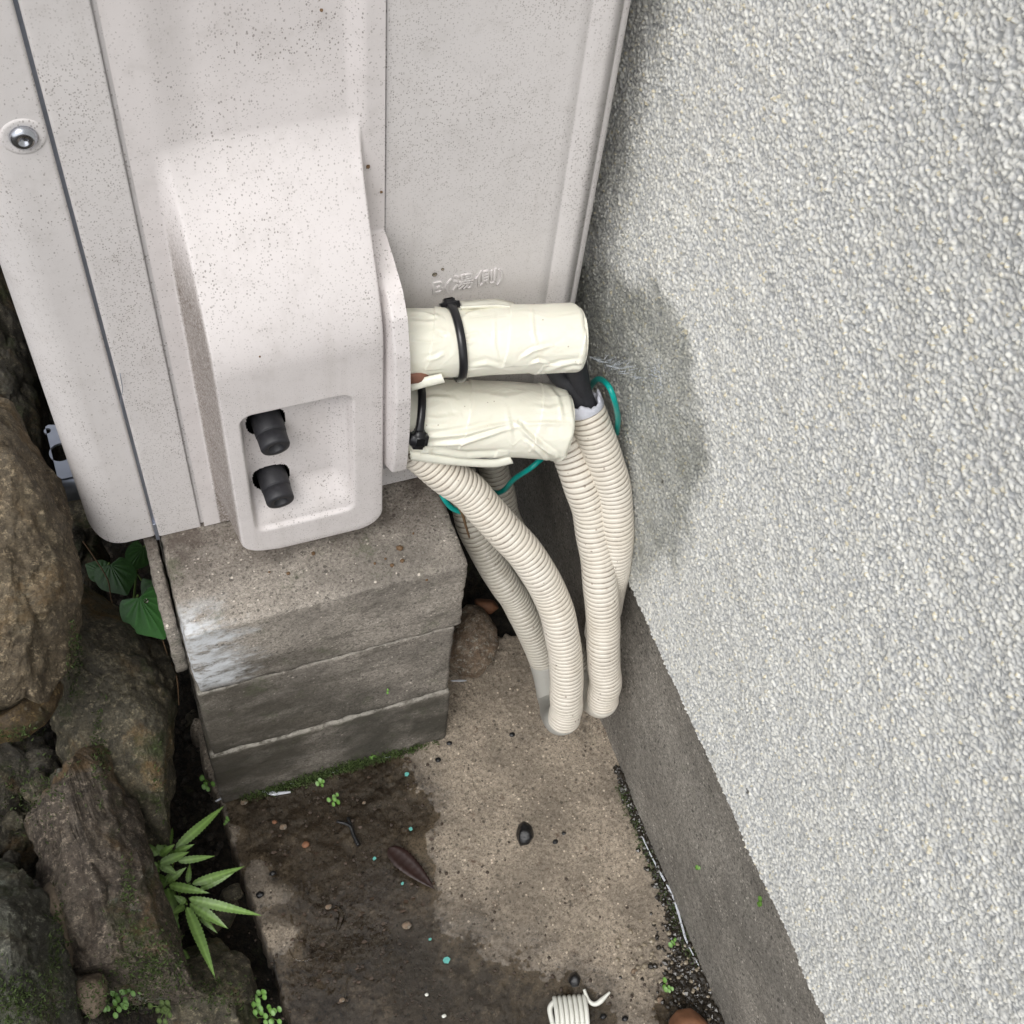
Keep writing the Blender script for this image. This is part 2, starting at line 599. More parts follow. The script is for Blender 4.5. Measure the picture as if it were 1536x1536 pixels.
WETB = [blob(*b) for b in [(370, 1200, .03), (440, 1210, .04), (520, 1190, .035), (575, 1160, .022), (600, 1210, .02), (480, 1260, .035), (560, 1260, .03),
                           (380, 1260, .022), (520, 1330, .032), (600, 1330, .022), (560, 1400, .03), (480, 1440, .035), (560, 1480, .045),
                           (460, 1530, .05), (640, 1470, .03), (660, 1540, .04), (740, 1540, .035), (860, 1500, .022), (790, 1560, .03), (600, 1600, .05), (900, 1570, .03), (1010, 1500, .012), (1040, 1540, .02)]]
ISLE = [blob(*b) for b in [(400, 1340, .014), (385, 1300, .012), (440, 1395, .010), (350, 1250, .010), (430, 1340, .010), (405, 1400, .012)]]


def wetfield(x, y):
    w = np.zeros_like(x)
    for bx, by, r in WETB: w += .62 * np.exp(-((x - bx) ** 2 + (y - by) ** 2) / (r * r * 2.1))
    s = np.zeros_like(x)
    for bx, by, r in ISLE: s += np.exp(-((x - bx) ** 2 + (y - by) ** 2) / (r * r))
    w = 1 - np.exp(-1.1 * w)
    return w - .55 * np.minimum(s, 1.2) * w


def slab_z(x, y):
    p = np.stack([x, y, x * 0], 1)
    w = wetfield(x, y) + .30 * fbm(p, 30, 5, 3, .6)
    lvl = .0030 - .0042 * sstep(.0, .80, w) - .0040 * sstep(.60, 1.0, w)
    rough = fbm(p, 260, 4, 11, .7)
    d, v = worley2(x, y, .006, 5)
    pit = -.0012 * sstep(.28, .0, d) * (v > .72)
    bead = .0010 * sstep(.36, .05, d) * (v < .22)
    wetk = 1 - .75 * sstep(.3, .8, w)
    return lvl + wetk * .0009 * rough + pit + bead + .0012 * fbm(p, 40, 3, 21), w


xs = np.arange(-.035, XF + .002, .0013)
ys = np.concatenate([np.arange(-.60, -.40, .004), np.arange(-.40, .02, .0013), np.arange(.02, .5, .01)])
X, Y = np.meshgrid(xs, ys, indexing='ij')
x, y = X.ravel(), Y.ravel()
xl = SL[0][0] + (y - SL[0][1]) * (SL[1][0] - SL[0][0]) / (SL[1][1] - SL[0][1])
xl = np.clip(xl, -.03, .03) + .003 * vnoise(np.stack([y, y * 0, y * 0], 1), 60, 2) + .0015 * vnoise(np.stack([y, y * 0, y * 0], 1), 300, 4)
z, w = slab_z(x, y)
edge = sstep(.0, .006, x - xl)
far = sstep(.016, .004, y + .010 * vnoise(np.stack([x, x * 0, x * 0], 1), 40, 6) + .003 * vnoise(np.stack([x, x * 0, x * 0], 1), 220, 7))  # ends the slab under the unit, dark soil beyond standing in for shade
z = z - (1 - edge * far) * .09
pw_ = np.stack([x, y, x * 0], 1)
wetv = .55 * sstep(-.05, .55, w + .35 * fbm(pw_, 70, 5, 8, .75)) + .45 * sstep(.35, .9, w + .45 * fbm(pw_, 110, 5, 9, .75))
o = mesh('concrete_slab', np.stack([x, y, z], 1), gridfaces(len(xs), len(ys)), SLAB, col={'wet': wetv})
tag(o, kind='structure')
wx = np.linspace(-.01, XF - .004, 60); wy = np.linspace(-.60, -.078, 90)
X, Y = np.meshgrid(wx, wy, indexing='ij')
xl2 = SL[0][0] + (Y - SL[0][1]) * (SL[1][0] - SL[0][0]) / (SL[1][1] - SL[0][1])
X = np.maximum(X, np.clip(xl2, -.03, .03) + .004)
o = mesh('water', np.stack([X.ravel(), Y.ravel(), X.ravel() * 0 + .0003], 1), gridfaces(60, 90), WATER)
tag(o, kind='structure')

# soil left of the slab and the wide ground around
gx = np.concatenate([[-60, -10, -2, -.8], np.arange(-.5, .33, .004)])
gy = np.concatenate([[-60, -10, -2, -.8], np.arange(-.55, .5, .006), [1, 3, 20, 60]])
X, Y = np.meshgrid(gx, gy, indexing='ij')
p = np.stack([X.ravel(), Y.ravel(), X.ravel() * 0], 1)
z = -.045 + .018 * fbm(p, 14, 4, 31) + .006 * fbm(p, 90, 4, 32)
z = z + .09 * sstep(-.03, -.16, p[:, 0]) - .02 * sstep(-.03, .03, p[:, 0])
z = np.where(p[:, 0] > .02, -.034 + .010 * fbm(p, 60, 4, 34), z)
z = np.where((np.abs(p[:, 0]) > .6) | (np.abs(p[:, 1]) > .6), -.03, z)
p[:, 2] = z
o = mesh('soil', p, gridfaces(len(gx), len(gy)), SOIL)
tag(o, kind='structure')
V, Fc = bevel_box(.034, 60, -60, -.598, -.30, -.004, 0)
tag(mesh('ground', V, Fc, SOIL, smooth=False), kind='structure')

# ------------------------------------------------------------------ house wall
wall = thing('house_wall', 'white pebbly stucco house wall over grey concrete foundation with dark wet patch', 'wall', (XW, -.2, 0))
cell = .0026
us = np.arange(-.50, .135, .00074)     # y
vs = np.arange(ZW, .86, .00076)       # z
U, Vv = np.meshgrid(us, vs, indexing='ij')
u, v = U.ravel(), Vv.ravel()
p = np.stack([u, v, u * 0], 1)
wu = u + .0008 * vnoise(p, 420, 41)
wv = v + .0008 * vnoise(p, 420, 42)
d, gv = worley2(wu, wv, .0023, 51)
d2, gv2 = worley2(wu + .3, wv + .1, .00165, 52)
h1 = np.exp(-(d / .42) ** 2.6) * (.35 + .65 * gv)
h2 = np.exp(-(d2 / .42) ** 2.6) * (.15 + .50 * gv2)
hh = np.maximum(h1, h2)
gr = np.where(h1 >= h2, gv, gv2 * .8)
clump = fbm(p, 40, 4, 60)
hgt = .0022 * hh * (.85 + .3 * clump) + .0012 * clump + .0007 * fbm(p, 150, 3, 66)
# wet patch: spray from the joint has soaked the stucco between the unit and the ground edge
wp = [at(px, py, 'x', XW) for px, py in [(905, 385), (985, 430), (1035, 500), (1048, 600), (1065, 700), (1045, 800), (1000, 870), (965, 910), (930, 880), (850, 700), (830, 500), (860, 380)]]
poly = np.array([[q[1], q[2]] for q in wp])


def inside(px, py, poly):
    c = np.zeros(px.shape, bool)
    dist = np.full(px.shape, 9.0)
    n = len(poly)
    for i in range(n):
        a, b = poly[i], poly[(i + 1) % n]
        cond = ((a[1] > py) != (b[1] > py))
        xi = (b[0] - a[0]) * (py - a[1]) / (b[1] - a[1] + 1e-12) + a[0]
        c ^= cond & (px < xi)
        ab = b - a
        t = np.clip(((px - a[0]) * ab[0] + (py - a[1]) * ab[1]) / (ab @ ab), 0, 1)
        dist = np.minimum(dist, np.hypot(px - a[0] - t * ab[0], py - a[1] - t * ab[1]))
    return np.where(c, dist, -dist)


sdw = inside(u, v, poly) + .026 * fbm(p, 26, 6, 70, .6)
wet = sstep(-.008, .016, sdw) * (.72 + .38 * fbm(p, 45, 4, 71, .65))
wet = np.maximum(wet, .35 * sstep(.02, .09, u + .10 * fbm(p, 14, 3, 72)))  # also tones the wall down towards the unit, shade put into the colour
V = np.stack([XW - hgt, u, v], 1)
f = gridfaces(len(us), len(vs), flip=True)
mesh('stucco', V, f, WALL, wall, col={'grain': gr, 'height': hh, 'wet': wet})
# lower lip of the stucco
lipn = len(us)
j0 = np.arange(len(us)) * len(vs)
T = V[j0]
lip = np.concatenate([T, np.stack([np.full(lipn, XF + .002), us, np.full(lipn, ZW + .002)], 1)])
lf = np.array([[i, i + 1, lipn + i + 1, lipn + i] for i in range(lipn - 1)])
mesh('stucco_edge', lip, lf, WALL, wall, col={'grain': np.tile(gr[j0], 2), 'height': np.tile(hh[j0], 2) * .5, 'wet': np.tile(wet[j0], 2)})
mb = MB()
mb.add(*bevel_box(XW - .0006, XW + .12, us[-1] + .0002, 4, ZW, 3.2, 0))
mb.add(*bevel_box(XW - .0006, XW + .12, -3, us[0] - .0002, ZW, 3.2, 0))
mb.add(*bevel_box(XW - .0006, XW + .12, us[0], us[-1], vs[-1] + .0002, 3.2, 0))
mb.build('stucco', WALLF, wall, False)
ys2 = np.arange(-.62, .3, .002); zs2 = np.arange(-.02, ZW + .004, .002)
Y, Z = np.meshgrid(ys2, zs2, indexing='ij')
p = np.stack([Y.ravel(), Z.ravel() , Y.ravel() * 0], 1)
fx = XF + .0016 * fbm(p, 30, 4, 80) + .0007 * fbm(p, 300, 3, 81) - .004 * sstep(.17, .13, p[:, 1])
mesh('foundation', np.stack([fx, p[:, 0], p[:, 1]], 1), gridfaces(len(ys2), len(zs2), flip=True), FOUND, wall, col={'wet': fx * 0})
mb = MB()
mb.add(*bevel_box(XF + .001, XF + .2, -3, -.618, -.2, ZW - .002, 0))
mb.add(*bevel_box(XF + .001, XF + .2, .296, 4, -.2, ZW - .002, 0))
mb.build('foundation', FOUND, wall, False)

# ------------------------------------------------------------------ concrete plinth
plinth = thing('concrete_plinth', 'stack of three weathered grey concrete blocks carrying the white unit', 'plinth', (.09, .02, 0))
ZB = .298


def block(x0, x1, y0, y1, z0, z1, seed, name='concrete_block', step=.0022, chip=1.0, par=None):
    """closed box with worn edges: each face a fine grid on a rounded box"""
    bm = bmesh.new()
    nx, ny, nz = [max(2, int((b - a) / (step * 1.6))) for a, b in ((x0, x1), (y0, y1), (z0, z1))]
    ny = min(ny, 60)
    lst_v, lst_f, nb = [], [], 0
    for ax, sgn in ((0, -1), (0, 1), (1, -1), (1, 1), (2, -1), (2, 1)):
        o1, o2 = [(1, 2), (0, 2), (0, 1)][ax]
        nn = [nx, ny, nz]
        a = np.linspace(-1, 1, nn[o1] + 1); b = np.linspace(-1, 1, nn[o2] + 1)
        A, B = np.meshgrid(a, b, indexing='ij')
        P = np.zeros((A.size, 3)); P[:, ax] = sgn; P[:, o1] = A.ravel(); P[:, o2] = B.ravel()
        fl = (sgn > 0) == (ax == 1)
        lst_v.append(P); lst_f.append(gridfaces(nn[o1] + 1, nn[o2] + 1, flip=fl) + nb); nb += len(P)
    P = np.vstack(lst_v); Fc = np.vstack(lst_f)
    c = np.array([(x0 + x1) / 2, (y0 + y1) / 2, (z0 + z1) / 2]); hf = np.array([x1 - x0, y1 - y0, z1 - z0]) / 2
    W = c + P * hf
    q = W - np.clip(W, c - hf + .0025, c + hf - .0025)
    l = np.linalg.norm(q, axis=1)[:, None]
    r = .0025 - (.0016 * chip) * np.clip(fbm(W, 120, 3, seed)[:, None] + .2, 0, 1)
    W = np.clip(W, c - hf + .0025, c + hf - .0025) + np.where(l > 1e-9, q / np.maximum(l, 1e-9) * r, 0)
    nrm = q / np.maximum(l, 1e-9)
    W = W + nrm * (.0010 * fbm(W, 260, 4, seed + 3, .75) + .0012 * fbm(W, 25, 3, seed + 5))[:, None]
    e = sstep(.0032, .0010, (z1 - W[:, 2])) * (W[:, 1] < y0 + .004) * (z1 < .25)
    o = mesh(name, W, Fc, PLINTH, par or plinth, col={'edge': e})
    me = o.data
    bm.from_mesh(me); bmesh.ops.remove_doubles(bm, verts=bm.verts, dist=.00001); bm.normal_update(); bm.to_mesh(me); bm.free()
    return o


block(-.008, .1875, -.080, .12, .2085, ZB - .001, 1)
block(-.010, .1825, -.0795, .12, .0985, .2080, 2)
block(-.013, .1845, -.0805, .12, -.012, .0980, 3)
block(-.0195, -.0100, -.068, .12, .225, ZB - .006, 4, 'edge_slab')
block(-.008, .1875, .50, .70, -.012, ZB - .001, 6)

# ------------------------------------------------------------------ the unit
unit = thing('heat_pump_unit', 'tall speckled off-white heat pump unit with bulging pipe cover', 'heat pump', (.115, .30, ZB))
TOP = 1.0


def sheet(name, prof, z0f, z1, m, nz=40, thick=.0, parent=None):
    """vertical sheet following a plan profile; z0f gives its lower edge per point"""
    P = np.array(prof, float)
    z0 = np.array([z0f(a, b) for a, b in P])
    t = np.linspace(0, 1, nz)
    V = []
    for k in range(len(P)):
        zz = z0[k] + (z1 - z0[k]) * t
        V.append(np.stack([np.full(nz, P[k][0]), np.full(nz, P[k][1]), zz], 1))
    V = np.vstack(V)
    return mesh(name, V, gridfaces(len(P), nz, flip=False), m, parent or unit)


def arc(cx, cy, r, a0, a1, n=7):
    return [(cx + r * math.cos(math.radians(a)), cy + r * math.sin(math.radians(a))) for a in np.linspace(a0, a1, n)]


def zcorner(x, y):
    r = .015
    s = max(0.0, (-.052 + r) - x)
    return ZB + .002 + (r - math.sqrt(max(r * r - s * s, 0)) if s < r else r)


XL = -.051
prof = [(XL, .85), (XL, .4), (XL, .1), (XL, .05)] + arc(XL + .022, .022, .022, 180, 270, 16) + [(xx, 0) for xx in np.linspace(-.0285, -.0128, 12)] + arc(-.0123, .0018, .0018, 270, 360, 5) + [(-.0105, .010)]
sheet('front_panel', prof, zcorner, TOP, PAINT)
prof = [(-.0085, .010)] + arc(-.0067, .0024, .0018, 180, 270, 5) + [(-.005, .0006), (.004, .0006), (.012, .0006), (.0190, .0006)] + arc(.0192, .0018, .0012, 270, 360, 4) + [(.0204, .0022)]
sheet('corner_panel', prof, lambda a, b: ZB - .001, TOP, PAINT)
sheet('corner_panel', [(.0204, .0022), (.0228, .0022)], lambda a, b: ZB + .001, TOP, PAINT)
# seam filler between front and corner panel
V, Fc = bevel_box(-.0112, -.0078, .0035, .008, ZB + .004, TOP, 0)
mesh('seam_strip', V, Fc, METAL, unit, False)
V, Fc = bevel_box(-.0106, -.0082, .0009, .004, ZB - .006, ZB + .014, .0004)
mesh('panel_clip', V, Fc, METAL, unit, False)
# rear panel (right) with a shallow bend
prof = [(.1495, .006), (.1497, .0022)] + arc(.1507, .0015, .001, 180, 270, 4) + [(xx, .0005) for xx in np.linspace(.153, .2535, 20)] + \
       [(.2548, .0016), (.2562, .0016), (.2575, .0006), (.266, .0006), (.272, .0008)] + arc(.270, .0108, .010, 280, 360, 9) + [(.280, .05), (.280, .85)]
rear = sheet('rear_panel', prof, lambda a, b: ZB + .001, TOP, PAINT)
# embossed mark
tp = at(648, 446, 'y', .0005)
txt = bpy.data.curves.new('embossed_text', 'FONT')
txt.body = 'B(湯側)'
txt.size = 1.0
txt.extrude = .02
txt.bevel_depth = .012
tmp = bpy.data.objects.new('tmp_text', txt)
C.objects.link(tmp)
dg = bpy.context.evaluated_depsgraph_get()
tm = bpy.data.meshes.new_from_object(tmp.evaluated_get(dg))
C.objects.unlink(tmp); bpy.data.objects.remove(tmp)
n = len(tm.vertices)
co = np.zeros(n * 3); tm.vertices.foreach_get('co', co); co = co.reshape(-1, 3)
w_ = co[:, 0].max() - co[:, 0].min(); hgt_ = co[:, 1].max() - co[:, 1].min()
sx = .0445 / w_
Wv = np.stack([tp[0] + (co[:, 0] - co[:, 0].min()) * sx, .0006 - co[:, 2] * .036, tp[2] + (co[:, 1] - co[:, 1].min()) * .0155 / hgt_], 1) - root_loc(unit)
tm.vertices.foreach_set('co', Wv.ravel()); tm.update(); tm.name = 'embossed_text'
tm.materials.clear()
link('embossed_text', tm, PAINT, rear)
# base pan and lid
V, Fc = bevel_box(-.030, .2785, .004, .85, ZB, ZB + .006, .001)
mesh('base_pan', V, Fc, PAINT, unit, False)
V, Fc = bevel_box(-.006, .2785, -.0025, .0035, ZB + .0015, ZB + .022, .001)
mb = MB(); mb.add(*bevel_box(.139, .2700, -.002, .0030, ZB, ZB + .020, .001)); mb.build('base_pan', PAINT, unit, False)
V, Fc = bevel_box(XL - .003, .283, -.003, .853, TOP, TOP + .012, .003)
mesh('lid', V, Fc, PAINT, unit, False)
V, Fc = bevel_box(XL + .004, .276, .012, .845, ZB + .007, TOP - .002, 0)
mesh('inner_casing', V, Fc, DARK, unit, False)

# pipe cover: height field
cx = np.arange(.0225, .1496, .0006)
cz = np.arange(ZB + .001, .80, .00072)
X, Z = np.meshgrid(cx, cz, indexing='ij')
x, z = X.ravel(), Z.ravel()


def rbox(x, z, x0, x1, z0, z1, r, s):
    """smooth inside mask of a rounded rectangle"""
    qx = np.maximum(np.abs(x - (x0 + x1) / 2) - (x1 - x0) / 2 + r, 0)
    qz = np.maximum(np.abs(z - (z0 + z1) / 2) - (z1 - z0) / 2 + r, 0)
    d = np.hypot(qx, qz) + np.minimum(np.maximum(np.abs(x - (x0 + x1) / 2) - (x1 - x0) / 2 + r, np.abs(z - (z0 + z1) / 2) - (z1 - z0) / 2 + r), 0) - r
    return d


# profile of the bulge in z: sloping shoulder, then upright
def prof_z(z):
    t = np.clip((.628 - z) / (.628 - .508), 0, 1)
    k = .0485 * np.sin(t ** 1.5 * np.pi / 2)
    return k


lx = .0335
rxz = .1372
d = rbox(x, z, lx, rxz, .322, .80, .020, 1)
rim = np.clip(-d / .010, 0, 1)
flank = np.clip(-d / (.0014 + .0058 * sstep(.070, .044, x)), 0, 1)
rim = np.sqrt(1 - (1 - rim) ** 2)
low = z < .60
hb = prof_z(z)
body = hb * np.where(d < 0, .86 + .14 * rim, 0)
wallside = sstep(.0012, -.0006, d)
body = (hb - .003 * (hb / .0485) * (1 - rim)) * wallside
body = np.minimum(body, hb * (flank ** 1.15))
# shallow dished field above the shoulder
up = sstep(.592, .606, z)
dish = -.0060 * sstep(.036, .062, x) * sstep(.1405, .1300, x) * sstep(.560, .680, z)
# hood ("ear") on the right covering where the pipes leave
ztop = .547
eprof = np.interp(z, [.3835, .400, .430, .464, .500, .525, .536, .543, .548], [.0500, .0530, .0555, .0560, .0520, .0455, .036, .018, 0])
ear = eprof * sstep(.1355, .1372, x) * (z < ztop) * sstep(.3835, .3850, z)
ear = ear * (1 - .10 * sstep(.1405, .1375, x))
hf = np.maximum(body + .003 * (body > .001) * 0, ear)
groove = -.0018 * np.exp(-((x - .1385) / .0009) ** 2) * (hf > .01)
hf = hf + dish * (1 - sstep(.0, .030, hf)) + groove
# pocket with the two drain caps
q00 = at(365, 632, 'y', -.049); q10 = at(519, 597, 'y', -.049); q01 = at(388, 792, 'y', -.049); q11 = at(516, 748, 'y', -.049)
pd = rbox(x, z, .0515, .1160, .352, .4715, .007, 1)
lowramp = sstep(.353, .386, z)
pocket = .0140 * sstep(.0008, -.0022, pd) * (.18 + .82 * lowramp) * (1 - .55 * sstep(.104, .1165, x))
hf = hf - pocket
# open holes behind the caps, pressed into the pocket floor
hole_mask = np.zeros_like(x)
CAPS = []
for (px, py) in ((401, 634), (409, 716)):
    c = at(px, py, 'y', -.036)
    CAPS.append(c)
NX, NZ = len(cx), len(cz)
Hf = hf.reshape(NX, NZ)
for it in range(3):
    Hf[1:-1, 1:-1] = (Hf[1:-1, 1:-1] * 2 + Hf[:-2, 1:-1] + Hf[2:, 1:-1] + Hf[1:-1, :-2] + Hf[1:-1, 2:]) / 6
hf = Hf.ravel()
keep_edge = .0008
V = np.stack([x, -(hf + .0012), z], 1)
grime = sstep(.0418, .0400, x) * sstep(.0325, .0340, x) * sstep(.60, .53, z)
cf = gridfaces(NX, NZ)
fc_ = (V[cf[:, 0]] + V[cf[:, 2]]) / 2
openm = np.zeros(len(cf), bool)
for c in CAPS:
    openm |= (np.abs((fc_[:, 0] - c[0] + .0008) / .0116) ** 3 + np.abs((fc_[:, 2] - c[2] - .0012) / .0112) ** 3) < 1
cf = cf[~openm]
cover = mesh('pipe_cover', V, cf, PAINT_C, unit, col={'grime': grime})
# drain caps
ax_dir = np.array([.04, -.97, -.16]); ax_dir /= np.linalg.norm(ax_dir)


def lathe(axis_o, axis_d, prof, segs=28):
    a = np.array(axis_d, float); a /= np.linalg.norm(a)
    t = np.cross(a, [0, 0, 1.0]); t /= np.linalg.norm(t); b = np.cross(a, t)
    th = np.linspace(0, 2 * np.pi, segs, endpoint=False)
    V = []
    for s in th:
        for (r, h) in prof:
            V.append(axis_o + a * h + (t * math.cos(s) + b * math.sin(s)) * r)
    return np.array(V), gridfaces(segs, len(prof), True)


for k, c in enumerate(CAPS):
    R0 = .0087
    o_ = np.array(c)
    R0 = .0089
    V, Fc = lathe(o_, ax_dir, [(0.0001, -.009), (R0, -.009), (R0 * 1.04, -.002), (R0 * 1.04, .0075), (R0 * 1.01, .0081), (R0 * .92, .0083), (R0 * .92, .0090), (R0 * 1.0, .0093), (R0 * .99, .0166), (R0 * .93, .0176), (R0 * .56, .0178), (R0 * .50, .0172), (R0 * .40, .0140), (.0001, .0136)])
    mesh('drain_cap', V, Fc, RUBBER, cover)
    V, Fc = bevel_box(o_[0] - .016, o_[0] + .016, -.0262, -.0255, o_[2] - .015, o_[2] + .015, 0)
    mesh('cap_hole_dark', V, Fc, DARK, cover, False)  # black plate behind the hole, standing in for the darkness inside

# screw at far left
sc = at(35, 205, 'y', 0)
V, Fc = lathe(sc + np.array([0, 0, 0]), (0, -1, 0), [(.0105, -.0003), (.0098, .0004), (.0085, .0006), (.0066, .0002)])
mesh('screw_dimple', V, Fc, PAINT, unit)
V, Fc = lathe(sc, (0, -1, 0), [(.0062, -.001), (.0062, .0012), (.0055, .0026), (.0042, .0034), (.0022, .0036), (.0018, .0024), (.0001, .0022)])
mesh('screw', V, Fc, CHROME, unit)
# fine wire hanging in the seam
P, _ = spline([at(180, 560, 'y', -.001), at(184, 585, 'y', -.002), at(181, 600, 'y', -.003), at(187, 628, 'y', -.004), at(195, 641, 'y', -.001)], 24)
V, Fc = tube(P, .00025, 6)
mesh('loose_wire', V, Fc, METAL, unit)

# mounting foot (left)
def plate_with_hole():
    bm = bmesh.new()
    out = [(0, 0), (.024, 0), (.024, .058), (.020, .062), (.004, .062), (0, .058)]
    return out
f0 = at(68, 640, 'z', .305); f1 = at(120, 640, 'z', .305); f2 = at(88, 722, 'z', .305); f3 = at(140, 712, 'z', .305)
hole = at(92, 681, 'z', .305); hole2 = at(72, 649, 'z', .305)
outl = [f0 + (f1 - f0) * .12 + (f2 - f0) * 0, f1, f3, f2]
outl = [Vector(q) for q in ([f0 + (f2 - f0) * .04, f0 + (f1 - f0) * .10, f1, f1 * .5 + f3 * .5, f3, f2, f0 * .5 + f2 * .5])]
c1 = [Vector((hole[0] + .0078 * math.cos(a), hole[1] + .0078 * math.sin(a), .305)) for a in np.linspace(0, 2 * math.pi, 29)[:-1]]
c2 = [Vector((hole2[0] + .0024 * math.cos(a), hole2[1] + .0024 * math.sin(a), .305)) for a in np.linspace(0, 2 * math.pi, 15)[:-1]]
loops = [outl, c1, c2]
tri = tessellate_polygon(loops)
allv = [v_ for l_ in loops for v_ in l_]
foot = mesh('mounting_foot', np.array([tuple(v_) for v_ in allv]), [tuple(t_) for t_ in tri], METAL, unit, False)
lipv = [f2, f3, f3 + np.array([.0015, -.004, -.003]), f2 + np.array([.0015, -.004, -.003]), f2 + np.array([.002, -.005, -.016]), f3 + np.array([.002, -.005, -.016])]
o = mesh('foot_lip', np.array(lipv), [(0, 1, 2, 3), (3, 2, 5, 4)], METAL, foot)
sm = o.modifiers.new('thickness', 'SOLIDIFY'); sm.thickness = .002
rimv, rimf = lathe(np.array([hole[0], hole[1], .3052]), (0, 0, 1), [(.0078, -.003), (.0078, .0), (.0086, .0010), (.0100, .0004), (.0102, -.0006)])
mesh('foot_rim', rimv, rimf, METAL, foot)
sm = foot.modifiers.new('thickness', 'SOLIDIFY'); sm.thickness = .0022; sm.offset = -1

# ------------------------------------------------------------------ wrapped pipes
def wrapped_pipe(name, P, r, seed, label, ovl, squash=1.0, flare=0.0, creases=()):
    root = thing(name, label, 'pipe', P[len(P) // 2])
    C_, t = spline(P, 260)
    n = len(C_)
    Tn, N, B = frames(C_)
    segs = 220
    th = np.linspace(0, 2 * np.pi, segs, endpoint=False)
    S, TH = np.meshgrid(t, th, indexing='xy')      # segs x n
    Lq = t[-1]
    rad = np.full(S.shape, r)
    # helical overlaps of the tape
    pitch = .046
    ph = (S / pitch + TH / (2 * np.pi) * .55 + ovl) % 1.0
    rad += .0009 * (1 - ph) ** 5 - .0002
    cyl = np.stack([S.ravel() * .55, (np.cos(TH) * r).ravel(), (np.sin(TH) * r).ravel()], 1)
    nz_ = fbm(cyl + seed, 26, 3, seed)
    rid = 1 - np.abs(fbm(cyl + seed * 2.1, 48, 4, seed + 9, .55)) * 3.2
    rid2 = 1 - np.abs(fbm(cyl * np.array([2.2, 1, 1]) + seed * .7, 60, 3, seed + 19, .5)) * 3.5
    msk = sstep(-.1, .5, fbm(cyl, 18, 2, seed + 4))
    rad = rad + (nz_ * .0015 + np.clip(rid, 0, 1) ** 4 * .0011 * sstep(.25, .7, fbm(cyl, 30, 2, seed + 4)) + np.clip(rid2, 0, 1) ** 4 * .0009 * sstep(.2, .6, fbm(cyl, 26, 2, seed + 24))).reshape(S.shape)
    base = C_[None] + r * (np.cos(TH)[..., None] * N[None] + np.sin(TH)[..., None] * B[None])
    nrm = np.cos(TH)[..., None] * N[None] + np.sin(TH)[..., None] * B[None]
    face = sstep(.0, .25, (nrm * (CAM - base)).sum(-1) / np.linalg.norm(CAM - base, axis=-1))
    q = (base - CAM) @ RM.T
    PXx, PYy = 768 + F_PX * q[..., 0] / q[..., 2], 768 + F_PX * q[..., 1] / q[..., 2]
    for pts_, hgt_c, wid_c in creases:
        best = np.full(S.shape, 1e9); sgn = np.zeros(S.shape); tt_ = np.zeros(S.shape)
        m_ = len(pts_) - 1
        for k in range(m_):
            (ax_, ay_), (bx_, by_) = pts_[k], pts_[k + 1]
            ux, uy = bx_ - ax_, by_ - ay_
            L2 = ux * ux + uy * uy
            t0 = np.clip(((PXx - ax_) * ux + (PYy - ay_) * uy) / L2, 0, 1)
            ddx, ddy = PXx - ax_ - t0 * ux, PYy - ay_ - t0 * uy
            dd = np.hypot(ddx, ddy)
            sg = np.sign(ddx * uy - ddy * ux)
            mm = dd < best
            best = np.where(mm, dd, best); sgn = np.where(mm, sg, sgn); tt_ = np.where(mm, (k + t0) / m_, tt_)
        env = np.sin(np.pi * np.clip(tt_, .04, .96)) ** .6
        prof_c = np.exp(-(best / wid_c) ** 2) - .6 * np.exp(-((best - wid_c * 1.3) / wid_c) ** 2) * (sgn > 0)
        rad = rad + hgt_c * env * prof_c * face
    # rounded ends
    e = np.clip((Lq - .0012 - .0012 * vnoise(np.stack([TH.ravel() * 2, TH.ravel() * 0, TH.ravel() * 0], 1), 1, seed).reshape(S.shape) - S) / .0035, 0, 1)
    rad = rad * (.86 + .14 * np.sqrt(1 - (1 - e) ** 2)) + flare * sstep(.03, .0, Lq - S) * np.clip(-np.cos(TH - 2.2), 0, 1)
    V = C_[None] + rad[..., None] * (np.cos(TH)[..., None] * N[None] + np.sin(TH)[..., None] * B[None] * squash)
    V = V.reshape(-1, 3)
    Fc = [tuple(f) for f in gridfaces(segs, n, True)]
    V = np.vstack([V, C_[0], C_[-1]])
    a = segs * n
    for s in range(segs):
        s2 = (s + 1) % segs
        Fc.append((a, s2 * n, s * n)); Fc.append((a + 1, s * n + n - 1, s2 * n + n - 1))
    mesh('tape_wrap', V, Fc, WRAP, root)
    return root


U0 = at(600, 516, 'y', -.026); U1 = at(680, 514, 'y', -.031); U2 = at(780, 509, 'y', -.037); U3 = at(870, 506, 'y', -.043)
pipe_u = wrapped_pipe('insulated_pipe', [U0, U1, U2, U3], .0205, 1, 'upper of two cream tape-wrapped pipes, its end nearest the stucco wall', .2, creases=[
    ([(612, 468), (635, 470), (662, 478)], .0011, 3.0), ([(612, 482), (640, 484), (658, 482)], .0008, 3), ([(618, 512), (640, 514), (660, 512)], .0006, 3), ([(690, 480), (705, 470), (722, 466)], .0010, 3.5),
    ([(688, 503), (700, 503), (715, 500)], .0009, 3.5), ([(690, 512), (702, 514), (712, 512)], .0008, 3), ([(655, 500), (664, 503), (670, 503)], -.0010, 3.5), ([(782, 536), (798, 526), (828, 518)], .0013, 3.0), ([(796, 545), (808, 541), (822, 545)], .0012, 2.5),
    ([(816, 556), (842, 546), (872, 542)], .0012, 3.2), ([(845, 555), (860, 551), (874, 552)], .0009, 2.5), ([(700, 552), (730, 545), (770, 556)], .0008, 4), ([(742, 470), (742, 520), (750, 548)], .0004, 3), ([(798, 462), (800, 500), (806, 520)], .0005, 3.5), ([(640, 540), (655, 536), (668, 530)], .0009, 3.5)])
